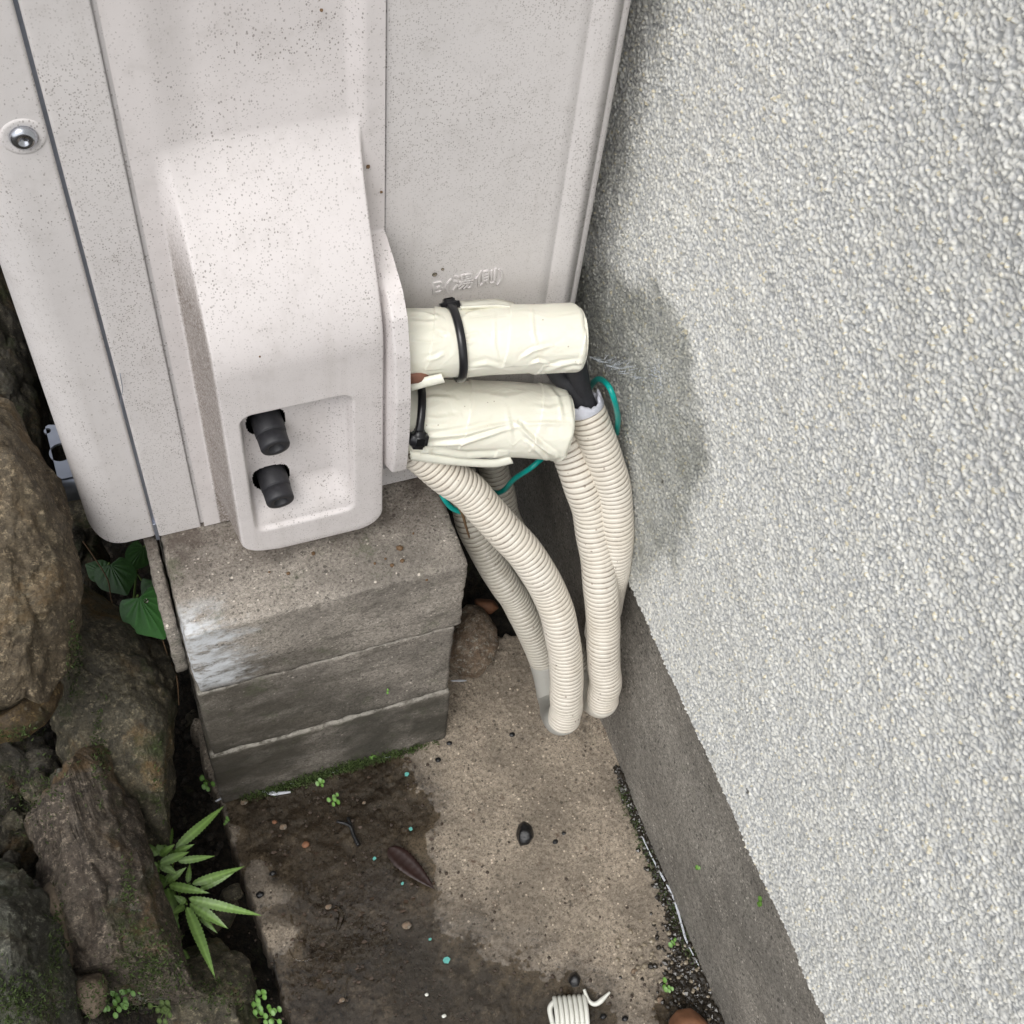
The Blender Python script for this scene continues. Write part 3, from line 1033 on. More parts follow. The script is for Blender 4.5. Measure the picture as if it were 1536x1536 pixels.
L0 = at(600, 622, 'y', -.026); L1 = at(690, 628, 'y', -.034); L2 = at(770, 630, 'y', -.040); L3 = at(842, 635, 'y', -.046)
pipe_l = wrapped_pipe('insulated_pipe', [L0, L1, L2, L3], .0245, 5, 'lower, fatter cream tape-wrapped pipe with loose folds along its underside', .7, 1.0, .003, creases=[
    ([(636, 656), (690, 650), (735, 640), (775, 634)], .0022, 4.0), ([(636, 668), (690, 664), (750, 646), (782, 638)], .0018, 3.2), ([(776, 636), (792, 652), (812, 668), (834, 680)], .0026, 4.0), ([(782, 636), (815, 634), (850, 636)], .0014, 3.5),
    ([(790, 662), (805, 672), (822, 690)], .0016, 3.5), ([(640, 676), (700, 684), (760, 680)], .0016, 3.5), ([(632, 625), (655, 628), (690, 624)], .0009, 4), ([(632, 600), (650, 596), (680, 598)], .0010, 4), ([(640, 640), (655, 642), (672, 641)], .0009, 3),
    ([(820, 580), (836, 600), (842, 630)], .0008, 4), ([(720, 590), (760, 596), (800, 586)], .0006, 5), ([(760, 612), (765, 640), (768, 660)], .0005, 4), ([(800, 610), (822, 614), (846, 610)], .0007, 4)])
# loose folds of tape under the lower pipe


def ribbon(path, wpath, name, m, parent, thick=.0009, nn=50):
    A, _ = spline(path, nn); Bp, _ = spline(wpath, nn)
    k = 7
    G = np.stack([A + (Bp - A) * t + np.array([0, -1, 0]) * .004 * math.sin(math.pi * t) for t in np.linspace(0, 1, k)])
    o = mesh(name, G.reshape(-1, 3), gridfaces(k, nn), m, parent)
    s_ = o.modifiers.new('thickness', 'SOLIDIFY'); s_.thickness = thick; s_.offset = 0
    return o


ribbon([at(614, 676, 'y', -.050), at(670, 684, 'y', -.054), at(735, 689, 'y', -.058), at(765, 684, 'y', -.060)],
       [at(612, 686, 'y', -.044), at(670, 693, 'y', -.050), at(735, 696, 'y', -.054), at(768, 690, 'y', -.056)], 'tape_fold', WRAP, pipe_l)
ribbon([at(690, 452, 'y', -.012), at(720, 450, 'y', -.014), at(745, 449, 'y', -.014), at(770, 454, 'y', -.016)],
       [at(690, 460, 'y', -.022), at(720, 458, 'y', -.024), at(745, 457, 'y', -.024), at(772, 460, 'y', -.026)], 'tape_fold', WRAP, pipe_u, .0007)
ribbon([at(614, 572, 'y', -.046), at(636, 566, 'y', -.049), at(662, 560, 'y', -.051)],
       [at(614, 583, 'y', -.044), at(638, 576, 'y', -.047), at(666, 569, 'y', -.049)], 'tape_fold', WRAP, pipe_u, .0008)
P, _ = spline([at(610, 564, 'y', -.044), at(630, 562, 'y', -.045), at(646, 563, 'y', -.038)], 20)
V, Fc = tube(P, .005, 14); mesh('bare_insulation', V, Fc, COPPER, pipe_u)

# cable ties


def cable_tie(name, label, P, centre, head_at, wid=.0050, group='black cable ties on the cream pipes'):
    root = thing(name, label, 'cable tie', P[0], group)
    S_, _ = spline(P, 60)
    T = np.gradient(S_, axis=0); T /= np.linalg.norm(T, axis=1)[:, None]
    cen = np.asarray(centre)
    V = []
    for k in range(60):
        axd = np.array([.98, -.1, -.1]); axd -= T[k] * (axd @ T[k]); axd /= np.linalg.norm(axd)
        n = np.cross(T[k], axd)
        if n @ (CAM - S_[k]) < 0: n = -n
        w = wid * (1.0 if k > 9 else 1 + .35 * (1 - k / 9))
        for a, b in ((-.5, 0), (-.42, .0014), (0, .0016), (.42, .0014), (.5, 0), (.5, -.001), (-.5, -.001)):
            V.append(S_[k] + axd * a * w + n * b)
    Fc = [tuple(f) for f in gridfaces(60, 7)] + [(k * 7, k * 7 + 6, (k + 1) * 7 + 6, (k + 1) * 7) for k in range(59)]
    mesh('strap', np.array(V), Fc, NYLON, root)
    h = np.asarray(head_at)
    bm = bmesh.new(); bmesh.ops.create_cube(bm, size=1)
    bmesh.ops.bevel(bm, geom=bm.edges[:], offset=.22, segments=3, affect='EDGES')
    tdir = T[0]; axd = np.array([1.0, 0, 0]); axd -= tdir * (axd @ tdir); axd /= np.linalg.norm(axd); n = np.cross(tdir, axd)
    bm.verts.index_update()
    V = np.array([h + tdir * v.co.x * .0118 + axd * v.co.y * .0112 + n * v.co.z * .0090 for v in bm.verts])
    Fc = [tuple(v.index for v in f.verts) for f in bm.faces]; bm.free()
    hd = mesh('head', V, Fc, NYLON, root)
    nn = n if n @ (CAM - h) > 0 else -n
    bm = bmesh.new(); bmesh.ops.create_cube(bm, size=1)
    V = np.array([h + nn * .0042 + tdir * v.co.x * .0045 + axd * v.co.y * .0050 + nn * v.co.z * .0014 for v in bm.verts])
    bm.verts.index_update(); Fc = [tuple(v.index for v in f.verts) for f in bm.faces]; bm.free()
    mesh('pawl', V, Fc, DARK, hd, False)
    return root


def ring_about(axp, axd, r, a0, a1, n, skew=0.0):
    """arc around a pipe axis; angle measured from the direction to the camera"""
    axd = np.asarray(axd, float); axd /= np.linalg.norm(axd)
    v = CAM - axp; v -= axd * (v @ axd); v /= np.linalg.norm(v)
    up = np.cross(v, axd)
    if up[2] < 0: up = -up
    out = []
    for a in np.linspace(a0, a1, n):
        ra = math.radians(a)
        out.append(axp + r * (v * math.cos(ra) + up * math.sin(ra)) + axd * skew * math.sin(ra * .9))
    return out


axu = U2 - U1
pc = U1 + (U2 - U1) * .02
ring = ring_about(pc, axu, .0222, 92, -118, 14, -.0022)
cable_tie('cable_tie', 'black cable tie strapped around the upper cream pipe, head at the top', ring, pc, ring[0] + np.array([0, -.002, .001]))
axl = L1 - L0
pc2 = at(618, 624, 'y', -.030)
ring = ring_about(pc2, axl, .0262, -30, 88, 12, .001)
cable_tie('cable_tie', 'black cable tie on the lower cream pipe, head at the bottom beside the cover', ring, pc2, ring[0] + np.array([.0, -.001, .0]))

# ------------------------------------------------------------------ corrugated hoses
def hose_part(name, S_, t, r, parent, pitch=.0040, depth=.0010, smooth_r=None, m=None, sx=9):
    """corrugated tube along a finely sampled path"""
    L = t[-1] - t[0]
    nring = max(2, int(L / pitch))
    ss = []
    hh_ = []
    for k in range(nring):
        for f_, d_ in ((0, 1), (.07, .92), (.14, .45), (.22, .12), (.36, 0), (.5, 0), (.64, 0), (.78, .12), (.86, .45), (.93, .92)):
            ss.append((k + f_) / nring * L + t[0]); hh_.append(d_)
    ss.append(t[-1]); hh_.append(1)
    ss = np.array(ss); hh_ = np.array(hh_)
    P = np.stack([np.interp(ss, t, S_[:, i]) for i in range(3)], 1)
    Tn = np.stack([np.interp(ss, t, np.gradient(S_[:, i], t)) for i in range(3)], 1)
    Tn /= np.linalg.norm(Tn, axis=1)[:, None]
    n0 = np.cross(Tn[0], [0.3, 1, 0.2]); N = [n0 / np.linalg.norm(n0)]
    for k in range(1, len(P)):
        q = N[-1] - Tn[k] * (N[-1] @ Tn[k]); N.append(q / np.linalg.norm(q))
    N = np.array(N); B = np.cross(Tn, N)
    segs = 40
    th = np.linspace(0, 2 * np.pi, segs, endpoint=False)
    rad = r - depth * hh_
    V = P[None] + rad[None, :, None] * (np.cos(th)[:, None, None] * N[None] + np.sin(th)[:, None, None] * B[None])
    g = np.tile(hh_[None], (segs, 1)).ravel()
    return mesh(name, V.reshape(-1, 3), gridfaces(segs, len(P), True), m or HOSE, parent, col={'groove': g})


def fine(P, n=400):
    S_, t = spline(P, n)
    w_ = np.clip(np.minimum(t, t[-1] - t) / .02, 0, 1)[:, None]
    q = np.stack([t, t * 0 + P[0][0] * 50, t * 0], 1)
    S_ = S_ + w_ * .0012 * np.stack([vnoise(q, 45, 1), vnoise(q, 45, 2), vnoise(q, 45, 3)], 1)
    return S_, t


RH = .0130
hoses = []


def A(px, py, y): return at(px, py, 'y', y)


# hose 1: from behind the lower pipe, big front bend, returns behind
h1 = thing('corrugated_hose', 'front beige corrugated hose arching down from below the lower pipe', 'hose', A(790, 830, -.08), 'beige corrugated hoses hanging below the pipes')
P1 = [A(598, 655, -.030), A(640, 690, -.040), A(682, 722, -.050), A(735, 772, -.064), A(787, 828, -.081), A(825, 890, -.098), A(843, 950, -.113), A(850, 1010, -.126), A(849, 1050, -.134), A(846, 1079, -.137)]
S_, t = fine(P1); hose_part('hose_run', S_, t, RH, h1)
P1b = [P1[-1], A(838, 1082, -.122), A(829, 1062, -.104)]
e_ = P1[-1]
dirn = (P1[-1] - P1[-2]); dirn /= np.linalg.norm(dirn)
back0 = A(826, 1030, -.088)
P1b = [e_ - dirn * .001, e_ + dirn * .010 + np.array([-.001, .006, 0]), (e_ + dirn * .012 + back0 * 1.0 + np.array([0, 0, -.016])) / 2 + np.array([0, 0, -.004]), back0 + np.array([0.001, -.002, -.012]), back0, A(816, 990, -.074)]
S_, t = fine(P1b, 80)
V, Fc = tube(S_, RH - .0004, 32); mesh('smooth_elbow', V, Fc, TAPEGREY, h1)
P1c = [A(816, 992, -.0745), A(795, 945, -.064), A(768, 895, -.052), A(738, 845, -.040), A(713, 795, -.028), A(697, 750, -.014), A(688, 705, .004)]
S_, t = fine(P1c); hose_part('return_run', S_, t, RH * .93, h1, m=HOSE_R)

# hose 2: from the end of the lower pipe
h2 = thing('corrugated_hose', 'middle beige corrugated hose dropping from the lower pipe end, longest beside the foundation', 'hose', A(890, 850, -.09), 'beige corrugated hoses hanging below the pipes')
P2 = [A(836, 640, -.034), A(852, 672, -.046), A(870, 722, -.062), A(886, 780, -.076), A(897, 850, -.094), A(903, 920, -.110), A(906, 985, -.124), A(906, 1030, -.132), A(904, 1052, -.135)]
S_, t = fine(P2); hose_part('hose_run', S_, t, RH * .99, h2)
e_ = P2[-1]; dirn = P2[-1] - P2[-2]; dirn /= np.linalg.norm(dirn)
bk = A(866, 1000, -.088)
P2b = [e_ - dirn * .001, e_ + dirn * .009 + np.array([-.001, .005, 0]), (e_ + bk) / 2 + np.array([0, 0, -.018]), bk + np.array([.002, 0, -.012]), bk]
S_, t = fine(P2b, 80)
V, Fc = tube(S_, RH * .97, 32); mesh('smooth_elbow', V, Fc, plain('elbow_plastic', (.62, .59, .52), .4), h2)
P2c = [bk, A(845, 950, -.068), A(822, 905, -.045), A(800, 868, -.024), A(775, 815, -.004), A(755, 760, .012), A(741, 705, .024), A(733, 660, .034)]
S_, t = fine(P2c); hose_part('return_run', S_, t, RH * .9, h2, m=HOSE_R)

# hose 3: nearest the wall, cut end with black inner hose
h3 = thing('corrugated_hose', 'beige corrugated hose nearest the wall, torn open end around black inner tube', 'hose', A(915, 720, -.07), 'beige corrugated hoses hanging below the pipes')
P3 = [A(876, 610, -.040), A(890, 645, -.050), A(908, 692, -.062), A(920, 745, -.074), A(924, 800, -.086), A(920, 850, -.091), A(910, 900, -.088), A(900, 950, -.080)]
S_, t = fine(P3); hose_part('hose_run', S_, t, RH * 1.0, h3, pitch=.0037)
d0 = P3[1] - P3[0]; d0 /= np.linalg.norm(d0)
# torn lining ring
segs = 60
tt = np.cross(d0, [0, 0, 1.0]); tt /= np.linalg.norm(tt); bb = np.cross(d0, tt)
V = []
for s in range(segs):
    a = 2 * math.pi * s / segs
    jag = .0032 + .0062 * (vnoise(np.array([[math.cos(a) * 2, math.sin(a) * 2, .3]]), 2.2, 5)[0])
    for (rr, hh2) in ((RH * .98, .003), (RH * 1.03, .0012), (RH * 1.04, -jag), (RH * .98, -jag - .0015), (RH * .84, -jag + .001), (RH * .80, .006)):
        V.append(P3[0] + d0 * hh2 + (tt * math.cos(a) + bb * math.sin(a)) * rr)
mesh('torn_end', np.array(V), gridfaces(segs, 6, True), FRAY, h3)
Pb = [A(828, 548, -.026), A(840, 566, -.030), A(858, 585, -.036), P3[0] + d0 * .012]
S_, t = fine(Pb, 60)
V, Fc = tube(S_, .0060, 20); mesh('inner_tube', V, Fc, RUBBER, h3)
Pb = [A(862, 545, -.030), A(868, 572, -.034), A(875, 598, -.038), P3[0] + d0 * .016 + np.array([.001, 0, 0])]
S_, t = fine(Pb, 60)
V, Fc = tube(S_, .0076, 20); mesh('inner_tube', V, Fc, RUBBER, h3)

# teal tie wire
PW = [A(712, 766, -.036), A(698, 769, -.044), A(678, 762, -.044), A(664, 744, -.040), A(664, 731, -.030), A(700, 722, -.008), A(740, 738, .0), A(755, 736, -.020), A(772, 718, -.030), A(802, 697, -.036), A(845, 655, -.020), A(880, 590, -.014), A(896, 569, -.030), A(912, 578, -.050), A(922, 602, -.058), A(927, 628, -.055), A(925, 650, -.045)]
S_, t = spline(PW, 260)
V, Fc = tube(S_, .0019, 12)
tag(mesh('tie_wire', V, Fc, TEAL, origin=PW[3]), 'teal vinyl-coated tie wire looped around the beige hoses', 'wire')
S_, t = spline([A(669, 733, -.050), A(680, 748, -.056), A(693, 770, -.060), A(699, 790, -.060), A(704, 806, -.058)], 40)
V, Fc = tube(S_, np.linspace(.0012, .0007, 40), 8)
tag(mesh('dry_twig', V, Fc, BROWN, origin=S_[0]), 'thin brown dry twig caught behind the teal wire', 'twig')

# water spray from the pipe joint onto the wall
mb = MB()
vs0 = np.array(A(884, 535, -.038))
tgt = [at(990, 568, 'x', XW - .001), at(960, 545, 'x', XW - .001), at(930, 545, 'x', XW - .001), at(975, 560, 'x', XW - .001)]
for k in range(110):
    tg = tgt[random.randrange(4)] + np.array([-.002, random.gauss(0, .004), random.gauss(0, .004)])
    a = random.uniform(0, .75); b = a + random.uniform(.04, .22)
    p0 = vs0 + (tg - vs0) * a + np.array([0, -.004 * math.sin(a * 3), 0]); p1 = vs0 + (tg - vs0) * min(b, 1)
    V, Fc = tube([p0, (p0 + p1) / 2, p1], [.0001, random.uniform(.0001, .0003), .0001], 6)
    mb.add(V, Fc)
V0, F0 = ICO[1]
for k in range(90):
    tg = tgt[0] + np.array([-.0015, random.gauss(0, .006), random.gauss(0, .006)])
    mb.add(V0 * random.uniform(.0002, .0006) + tg, F0)
o = mb.build('water_spray', plain('aerated_water', (.62, .66, .70), .15, 0, .1, 300, 0.0, Transmission_Weight=.55), origin=vs0)
tag(o, 'fine clear water spray from the upper pipe end hitting the wet wall', 'water', kind='stuff')

# ------------------------------------------------------------------ rocks
def rock(name, poly, depth, thick, seed, m, label, rough=1.0, sub=6, tilt=(0, 0), group=None, pw=.55, cat='rock'):
    """solid stone: in the picture plane it has the given outline, in depth its own thickness"""
    pc = np.mean(np.array(poly, float), axis=0)
    V0, F0 = ICO[sub]
    pol = np.array(poly, float) - pc
    ang = np.arctan2(V0[:, 1], V0[:, 0])
    R_ = np.zeros(len(V0))
    n = len(pol)
    c_, s_ = np.cos(ang), np.sin(ang)
    for i in range(n):
        a, b = pol[i], pol[(i + 1) % n]
        e = b - a
        den = c_ * e[1] - s_ * e[0]
        tt_ = np.where(np.abs(den) > 1e-9, (a[0] * e[1] - a[1] * e[0]) / np.where(np.abs(den) > 1e-9, den, 1), -1)
        uu = np.where(np.abs(e[0]) > np.abs(e[1]), (tt_ * c_ - a[0]) / (e[0] if abs(e[0]) > 1e-9 else 1), (tt_ * s_ - a[1]) / (e[1] if abs(e[1]) > 1e-9 else 1))
        ok = (tt_ > 0) & (uu >= -1e-6) & (uu <= 1 + 1e-6)
        R_ = np.where(ok, np.maximum(R_, tt_), R_)
    k = depth / F_PX
    inpl = np.hypot(V0[:, 0], V0[:, 1])
    f_ = inpl ** pw
    lx_, ly_ = c_ * R_ * f_ * k, s_ * R_ * f_ * k
    lz_ = np.sign(V0[:, 2]) * np.abs(V0[:, 2]) ** .7 * thick
    lz_ = lz_ + tilt[0] * lx_ + tilt[1] * ly_
    cen = atd(pc[0], pc[1], depth)
    W = cen + lx_[:, None] * RM[0] + ly_[:, None] * RM[1] + lz_[:, None] * RM[2]
    nrm = W - cen; nrm /= np.linalg.norm(nrm, axis=1)[:, None]
    st = np.array([1, 1, .55])
    rp = np.random.RandomState(seed)
    loc = W - cen
    for _ in range(16):
        pn = rp.normal(size=3); pn /= np.linalg.norm(pn)
        pr = loc @ pn
        lim = pr.max() * rp.uniform(.70, .95)
        loc = loc - pn[None] * np.maximum(pr - lim, 0)[:, None] * .97 * min(1, rough * 1.5)
    W = loc + cen
    foli = fbm((W @ np.array([[1, .3, 0], [-.3, 1, .2], [0, -.2, .35]])) + seed, 60, 4, seed + 2, .65)
    big = fbm(W * st + seed, 18, 3, seed)
    led = 1 - np.abs(fbm(W * st + seed * 1.7, 24, 4, seed + 5)) * 2.6
    fac = np.abs(((fbm(W * st + seed, 12, 3, seed + 12) * 5) % 1.0) - .5) * 2
    fn = fbm(W, 110, 4, seed + 7, .62)
    W = W + nrm * (rough * (.004 + .004 * big - .0070 * np.clip(led, 0, 1) ** 3 + .0030 * (fac - .5) + .0034 * fn + .0028 * foli))[:, None]
    o = mesh(name, W, F0, m, origin=cen)
    return tag(o, label, cat, group)


rock('stone', [(-260, 520), (-60, 520), (-8, 572), (14, 610), (44, 646), (72, 706), (96, 790), (106, 880), (98, 960), (92, 1025), (56, 1085), (0, 1125), (-120, 1160), (-280, 1050)], .815, .055, 3, ROCK_TAN,
     'large tan-brown boulder at the left, overlapping the galvanised foot of the unit', .8, tilt=(-.25, .1))
rock('stone', [(94, 856), (125, 866), (164, 910), (212, 950), (250, 1000), (272, 1060), (284, 1150), (286, 1245), (255, 1310), (190, 1300), (120, 1190), (90, 1060), (70, 960)], .985, .06, 8, ROCK_MOSS,
     'dark mossy stone standing upright between the tan boulder and the concrete plinth', .8, tilt=(-.2, .1))
rock('stone', [(56, 1062), (112, 1045), (158, 1105), (184, 1195), (220, 1265), (254, 1372), (284, 1440), (300, 1590), (140, 1620), (112, 1470), (80, 1340), (50, 1240), (36, 1150)], .925, .05, 15, ROCK_RED,
     'long purplish-brown ridge stone with pale lichen left of the fern', .9, tilt=(-.5, .1))
rock('stone', [(-150, 1270), (-40, 1290), (15, 1300), (45, 1345), (70, 1410), (95, 1480), (118, 1580), (0, 1650), (-180, 1600)], .85, .05, 21, ROCK_LICH,
     'grey-green lichen-covered stone in the bottom left corner', .9, tilt=(-.2, .1))
rock('stone', [(262, 1425), (320, 1415), (372, 1440), (398, 1490), (412, 1600), (250, 1620), (235, 1500)], 1.0, .04, 27, ROCK_MOSS,
     'low mossy stone below the fern beside the slab edge', .7, sub=5)
rock('stone', [(-120, 380), (0, 385), (45, 500), (70, 590), (80, 700), (60, 780), (-60, 800), (-160, 600)], 1.10, .06, 33, ROCK_DARK,
     'black shadowed stone between the tan boulder and the white unit', 1.0, sub=5)
rock('stone', [(85, 700), (112, 705), (128, 760), (150, 830), (150, 900), (105, 880), (80, 790)], 1.13, .03, 37, ROCK_DARK,
     'small rough brown stone in the shade just under the galvanised foot', 1.0, sub=5)
rock('stone', [(-100, 1080), (20, 1085), (60, 1120), (80, 1210), (90, 1300), (40, 1330), (-60, 1300), (-140, 1200)], .96, .04, 41, ROCK_DARK,
     'dark stone in the hollow below the tan boulder', 1.0, sub=5)
rock('stone', [(-80, 1035), (0, 1070), (48, 1050), (88, 1018), (84, 1062), (60, 1090), (20, 1112), (-60, 1130)], .835, .022, 44, rock_mat('ochre_stone', (.12, .075, .03), (.19, .13, .055), .9, .5, .1),
     'ochre-yellow stone wedged under the tan boulder', .5, sub=5)
rock('stone', [(680, 925), (700, 908), (728, 912), (744, 935), (748, 965), (738, 992), (716, 1014), (690, 1020), (672, 1005), (668, 960)], 1.178, .03, 50, PEBBLE,
     'round rusty brown stone behind the right side of the plinth', .35, sub=5, pw=.8)
rock('stone', [(712, 898), (740, 902), (748, 912), (735, 920), (715, 915)], 1.20, .012, 52, ORANGE, 'small orange stone chip behind the round brown stone', .2, sub=4)
rock('stone', [(118, 1462), (140, 1455), (156, 1480), (158, 1508), (142, 1522), (126, 1512), (119, 1488)], .875, .012, 55, BRICK, 'small smooth tan stone wedged at the foot of the ridge stone', .35, sub=4, cat='stone')
rock('stone', [(62, 1322), (84, 1314), (96, 1345), (108, 1400), (118, 1455), (100, 1468), (84, 1420), (66, 1370)], .885, .012, 57, BRICK, 'narrow brown stone sliver between the ridge stone and the lichen stone', .5, sub=4, cat='stone')
rock('stone', [(1005, 1536), (1018, 1520), (1040, 1516), (1062, 1530), (1070, 1560), (1030, 1580), (1000, 1565)], 1.015, .014, 60, ORANGE, 'orange-brown stone at the bottom edge beside the wet grit', .15, sub=4, cat='stone')
rock('cinder', [(776, 1240), (786, 1233), (797, 1240), (800, 1254), (794, 1266), (780, 1268), (773, 1256)], 1.045, .009, 63, BLACKST, 'glossy wet black cinder lying alone on the tan slab', .25, sub=4, cat='cinder')
rock('cinder', [(855, 1462), (864, 1458), (871, 1466), (868, 1478), (858, 1480), (852, 1472)], 1.02, .006, 65, BLACKST, 'black cinder just above the white plastic coil', .12, sub=3, cat='cinder')
# more small stones of the left bank
SMALL = {
    1050730: 'topmost small stone directly below the galvanised foot',
    1250770: 'small stone right beside the lower left corner of the unit',
    1100810: 'lowest small stone at the edge of the tan boulder under the foot',
    1400800: 'small stone just left of the hidden vine leaf under the unit corner',
    601180: 'stone in the mossy hollow under the tan boulder, right of its ochre rim',
    301230: 'small dark stone above the lichen stone at the left edge',
    451235: 'tiny orange-tinted pebble in the mossy hollow',
    3001040: 'small stone in the gap left of the middle concrete block',
    2901080: 'small stone in the gap left of the lowest concrete block',
    2620985: 'small stone in the dark gap just below the heart leaf tip',
    201290: 'small stone touching the upper edge of the lichen stone',
    951360: 'small stone at the top end of the narrow brown sliver',
    3301370: 'brown stone peeking out between the fern leaf tips and the slab',
    3451345: 'smaller stone just above the brown one at the fern leaf tips',
    2001330: 'small stone hidden under the left fern leaves',
    2501400: "small stone below the fern's middle leaves",
    1401540: 'small stone at the bottom edge below the smooth tan stone',
    601150: 'dark stone at the top of the mossy hollow',
    2151240: 'stone between the mossy upright stone and the fern top',
    2401285: "stone right under the fern's upper rosette",
}
rr = random.Random(4)
for (px, py, dpt, sz_) in [(105, 730, 1.06, 22), (125, 770, 1.08, 26), (110, 810, 1.08, 20), (140, 800, 1.1, 18), (60, 1180, .93, 26), (30, 1230, .93, 22), (45, 1235, .92, 9), (300, 1040, 1.2, 16), (290, 1080, 1.18, 14), (262, 985, 1.1, 14),
                           (20, 1290, .9, 16), (95, 1360, .9, 14), (330, 1370, 1.04, 26), (345, 1345, 1.05, 18), (200, 1330, .99, 20), (250, 1400, 1.0, 22), (140, 1540, .88, 20), (60, 1150, .95, 30), (215, 1240, 1.02, 26), (240, 1285, 1.02, 22)]:
    pl_ = [(px + sz_ * rr.uniform(.7, 1.1) * math.cos(a), py + sz_ * rr.uniform(.7, 1.1) * math.sin(a)) for a in np.linspace(0, 2 * math.pi, 8)[:-1]]
    rock('stone', pl_, dpt, sz_ / 2200, int(px + py), rr.choice([ROCK_MOSS, ROCK_DARK, ROCK_MOSS]), SMALL[int(px * 10000 + py)], .75, sub=4, group='small stones of the rubble bank')

# ------------------------------------------------------------------ loose grit (uncountable)
def grit(name, pts, smin, smax, m, label, cat, seed):
    mb = MB(); r_ = np.random.RandomState(seed)
    V0, F0 = ICO[1]
    for q in pts:
        s = smin + (smax - smin) * r_.rand() ** 2.2
        V = V0 * (1 + .35 * (r_.rand(len(V0), 1) - .5)) * s * np.array([1, .7 + .5 * r_.rand(), .5 + .4 * r_.rand()])
        a = r_.rand() * 6.28
        V = V @ np.array([[math.cos(a), -math.sin(a), 0], [math.sin(a), math.cos(a), 0], [0, 0, 1]]).T
        mb.add(V + q, F0)
    o = mb.build(name, m, smooth=False, origin=pts[0])
    return tag(o, label, cat, kind='stuff')


def scatter_line(pts, n, sd, z=.003, seed=1):
    r_ = np.random.RandomState(seed); P = np.array([at(a, b, 'z', z) for a, b in pts]); out = []
    for _ in range(n):
        t = r_.rand() * (len(P) - 1); i = int(t)
        q = P[i] + (P[i + 1] - P[i]) * (t - i)
        s = sd[i] + (sd[i + 1] - sd[i]) * (t - i)
        q = q + np.array([r_.normal() * s, r_.normal() * s, 0])
        q[2] = z + abs(r_.normal()) * .0012
        if q[0] < XF - .004: out.append(q)
    return out


pts = scatter_line([(925, 1150), (955, 1225), (985, 1290), (1015, 1370), (1035, 1440), (1055, 1500), (1070, 1560)], 2300, [.0012, .003, .004, .006, .011, .017, .022], .003, 2)
grit('wet_grit', pts, .0008, .0034, plain('wet_dark_grit', (.022, .018, .013), .25, 0, .6, 900), 'wet dark grit collected along the foot of the foundation', 'grit', 3)
pts = scatter_line([(950, 1430), (1030, 1460), (1050, 1520)], 120, [.012, .018, .02], .004, 6)
grit('pale_grit', pts, .0008, .0026, plain('pale_grit', (.25, .21, .15), .4, 0, .5, 400), 'paler grains scattered through the wet grit', 'grit', 6)
r_ = np.random.RandomState(9)
pts = []
for _ in range(3200):
    q = at(r_.uniform(20, 330), r_.uniform(700, 1536), 'z', 0)
    s = -.045 + .09 * float(sstep(-.03, -.16, q[0])) + .016
    q[2] = s + abs(r_.normal()) * .006
    if q[0] < -.012: pts.append(q)
grit('soil_crumbs', pts, .0008, .0042, SOIL, 'dark crumbs of soil between the bank stones', 'soil', 10)
pts = []
for _ in range(700):
    q = at(r_.uniform(340, 1000), r_.uniform(1120, 1530), 'z', .001)
    pts.append(q + np.array([0, 0, .0012]))
grit('sand_grains', pts, .0004, .0018, plain('dark_sand', (.05, .035, .025), .7, 0, .6, 500), 'dark grains sprinkled over the slab', 'grit', 12)
pts = [A(*q) for q in [(390, 535, -.0515), (552, 250, -.002), (482, 15, .002), (572, 288, -.002)]]
grit('dirt_flecks', pts, .0006, .0014, BROWN, 'few brown dirt flecks stuck on the pipe cover', 'dirt', 14)
pts = [at(px, py, 'z', ZB + .001) for px, py in [(600, 822), (578, 838), (603, 841), (588, 848), (432, 860), (404, 858), (562, 845), (620, 800), (640, 870), (470, 830)]]
r_ = np.random.RandomState(77)
fl = []
for _ in range(130):
    q = at(r_.normal(520, 120), r_.normal(1340, 110), 'z', .0018)
    if xl.min() < q[0] < XF - .01 and q[1] < -.085 and q[0] > .005: fl.append(q)
CR = fl
grit('dirt_crumbs', pts, .0010, .0030, BROWN, 'brown crumbs lying on top of the concrete plinth', 'dirt', 15)

# ------------------------------------------------------------------ leaves
def leaf_blade(base, tip, w, up, serr=.18, fold=.25, droop=.0, n=26, shape='lance'):
    base, tip = np.asarray(base), np.asarray(tip)
    d = tip - base; L = np.linalg.norm(d); d /= L
    s = np.cross(d, up); s /= np.linalg.norm(s); nn = np.cross(s, d)
    V, vein = [], []
    for k in range(n + 1):
        t = k / n
        if shape == 'lance':
            wd = w / 2 * (math.sin(math.pi * min(1, t * 1.02) ** .62) ** .8 if t < .98 else .02)
            wd = wd * (1 + serr * (.5 - (k % 2)))
        c = base + d * L * t + nn * (-droop * (t - .3) ** 2 * L)
        for j, a in enumerate((-1, -.5, 0, .5, 1)):
            V.append(c + s * wd * a + nn * (abs(a) * wd * fold + (.0003 * math.sin(k * 1.9) if abs(a) == .5 else 0)))
            vein.append(1 if j == 2 else 0)
    return np.array(V), gridfaces(n + 1, 5), vein


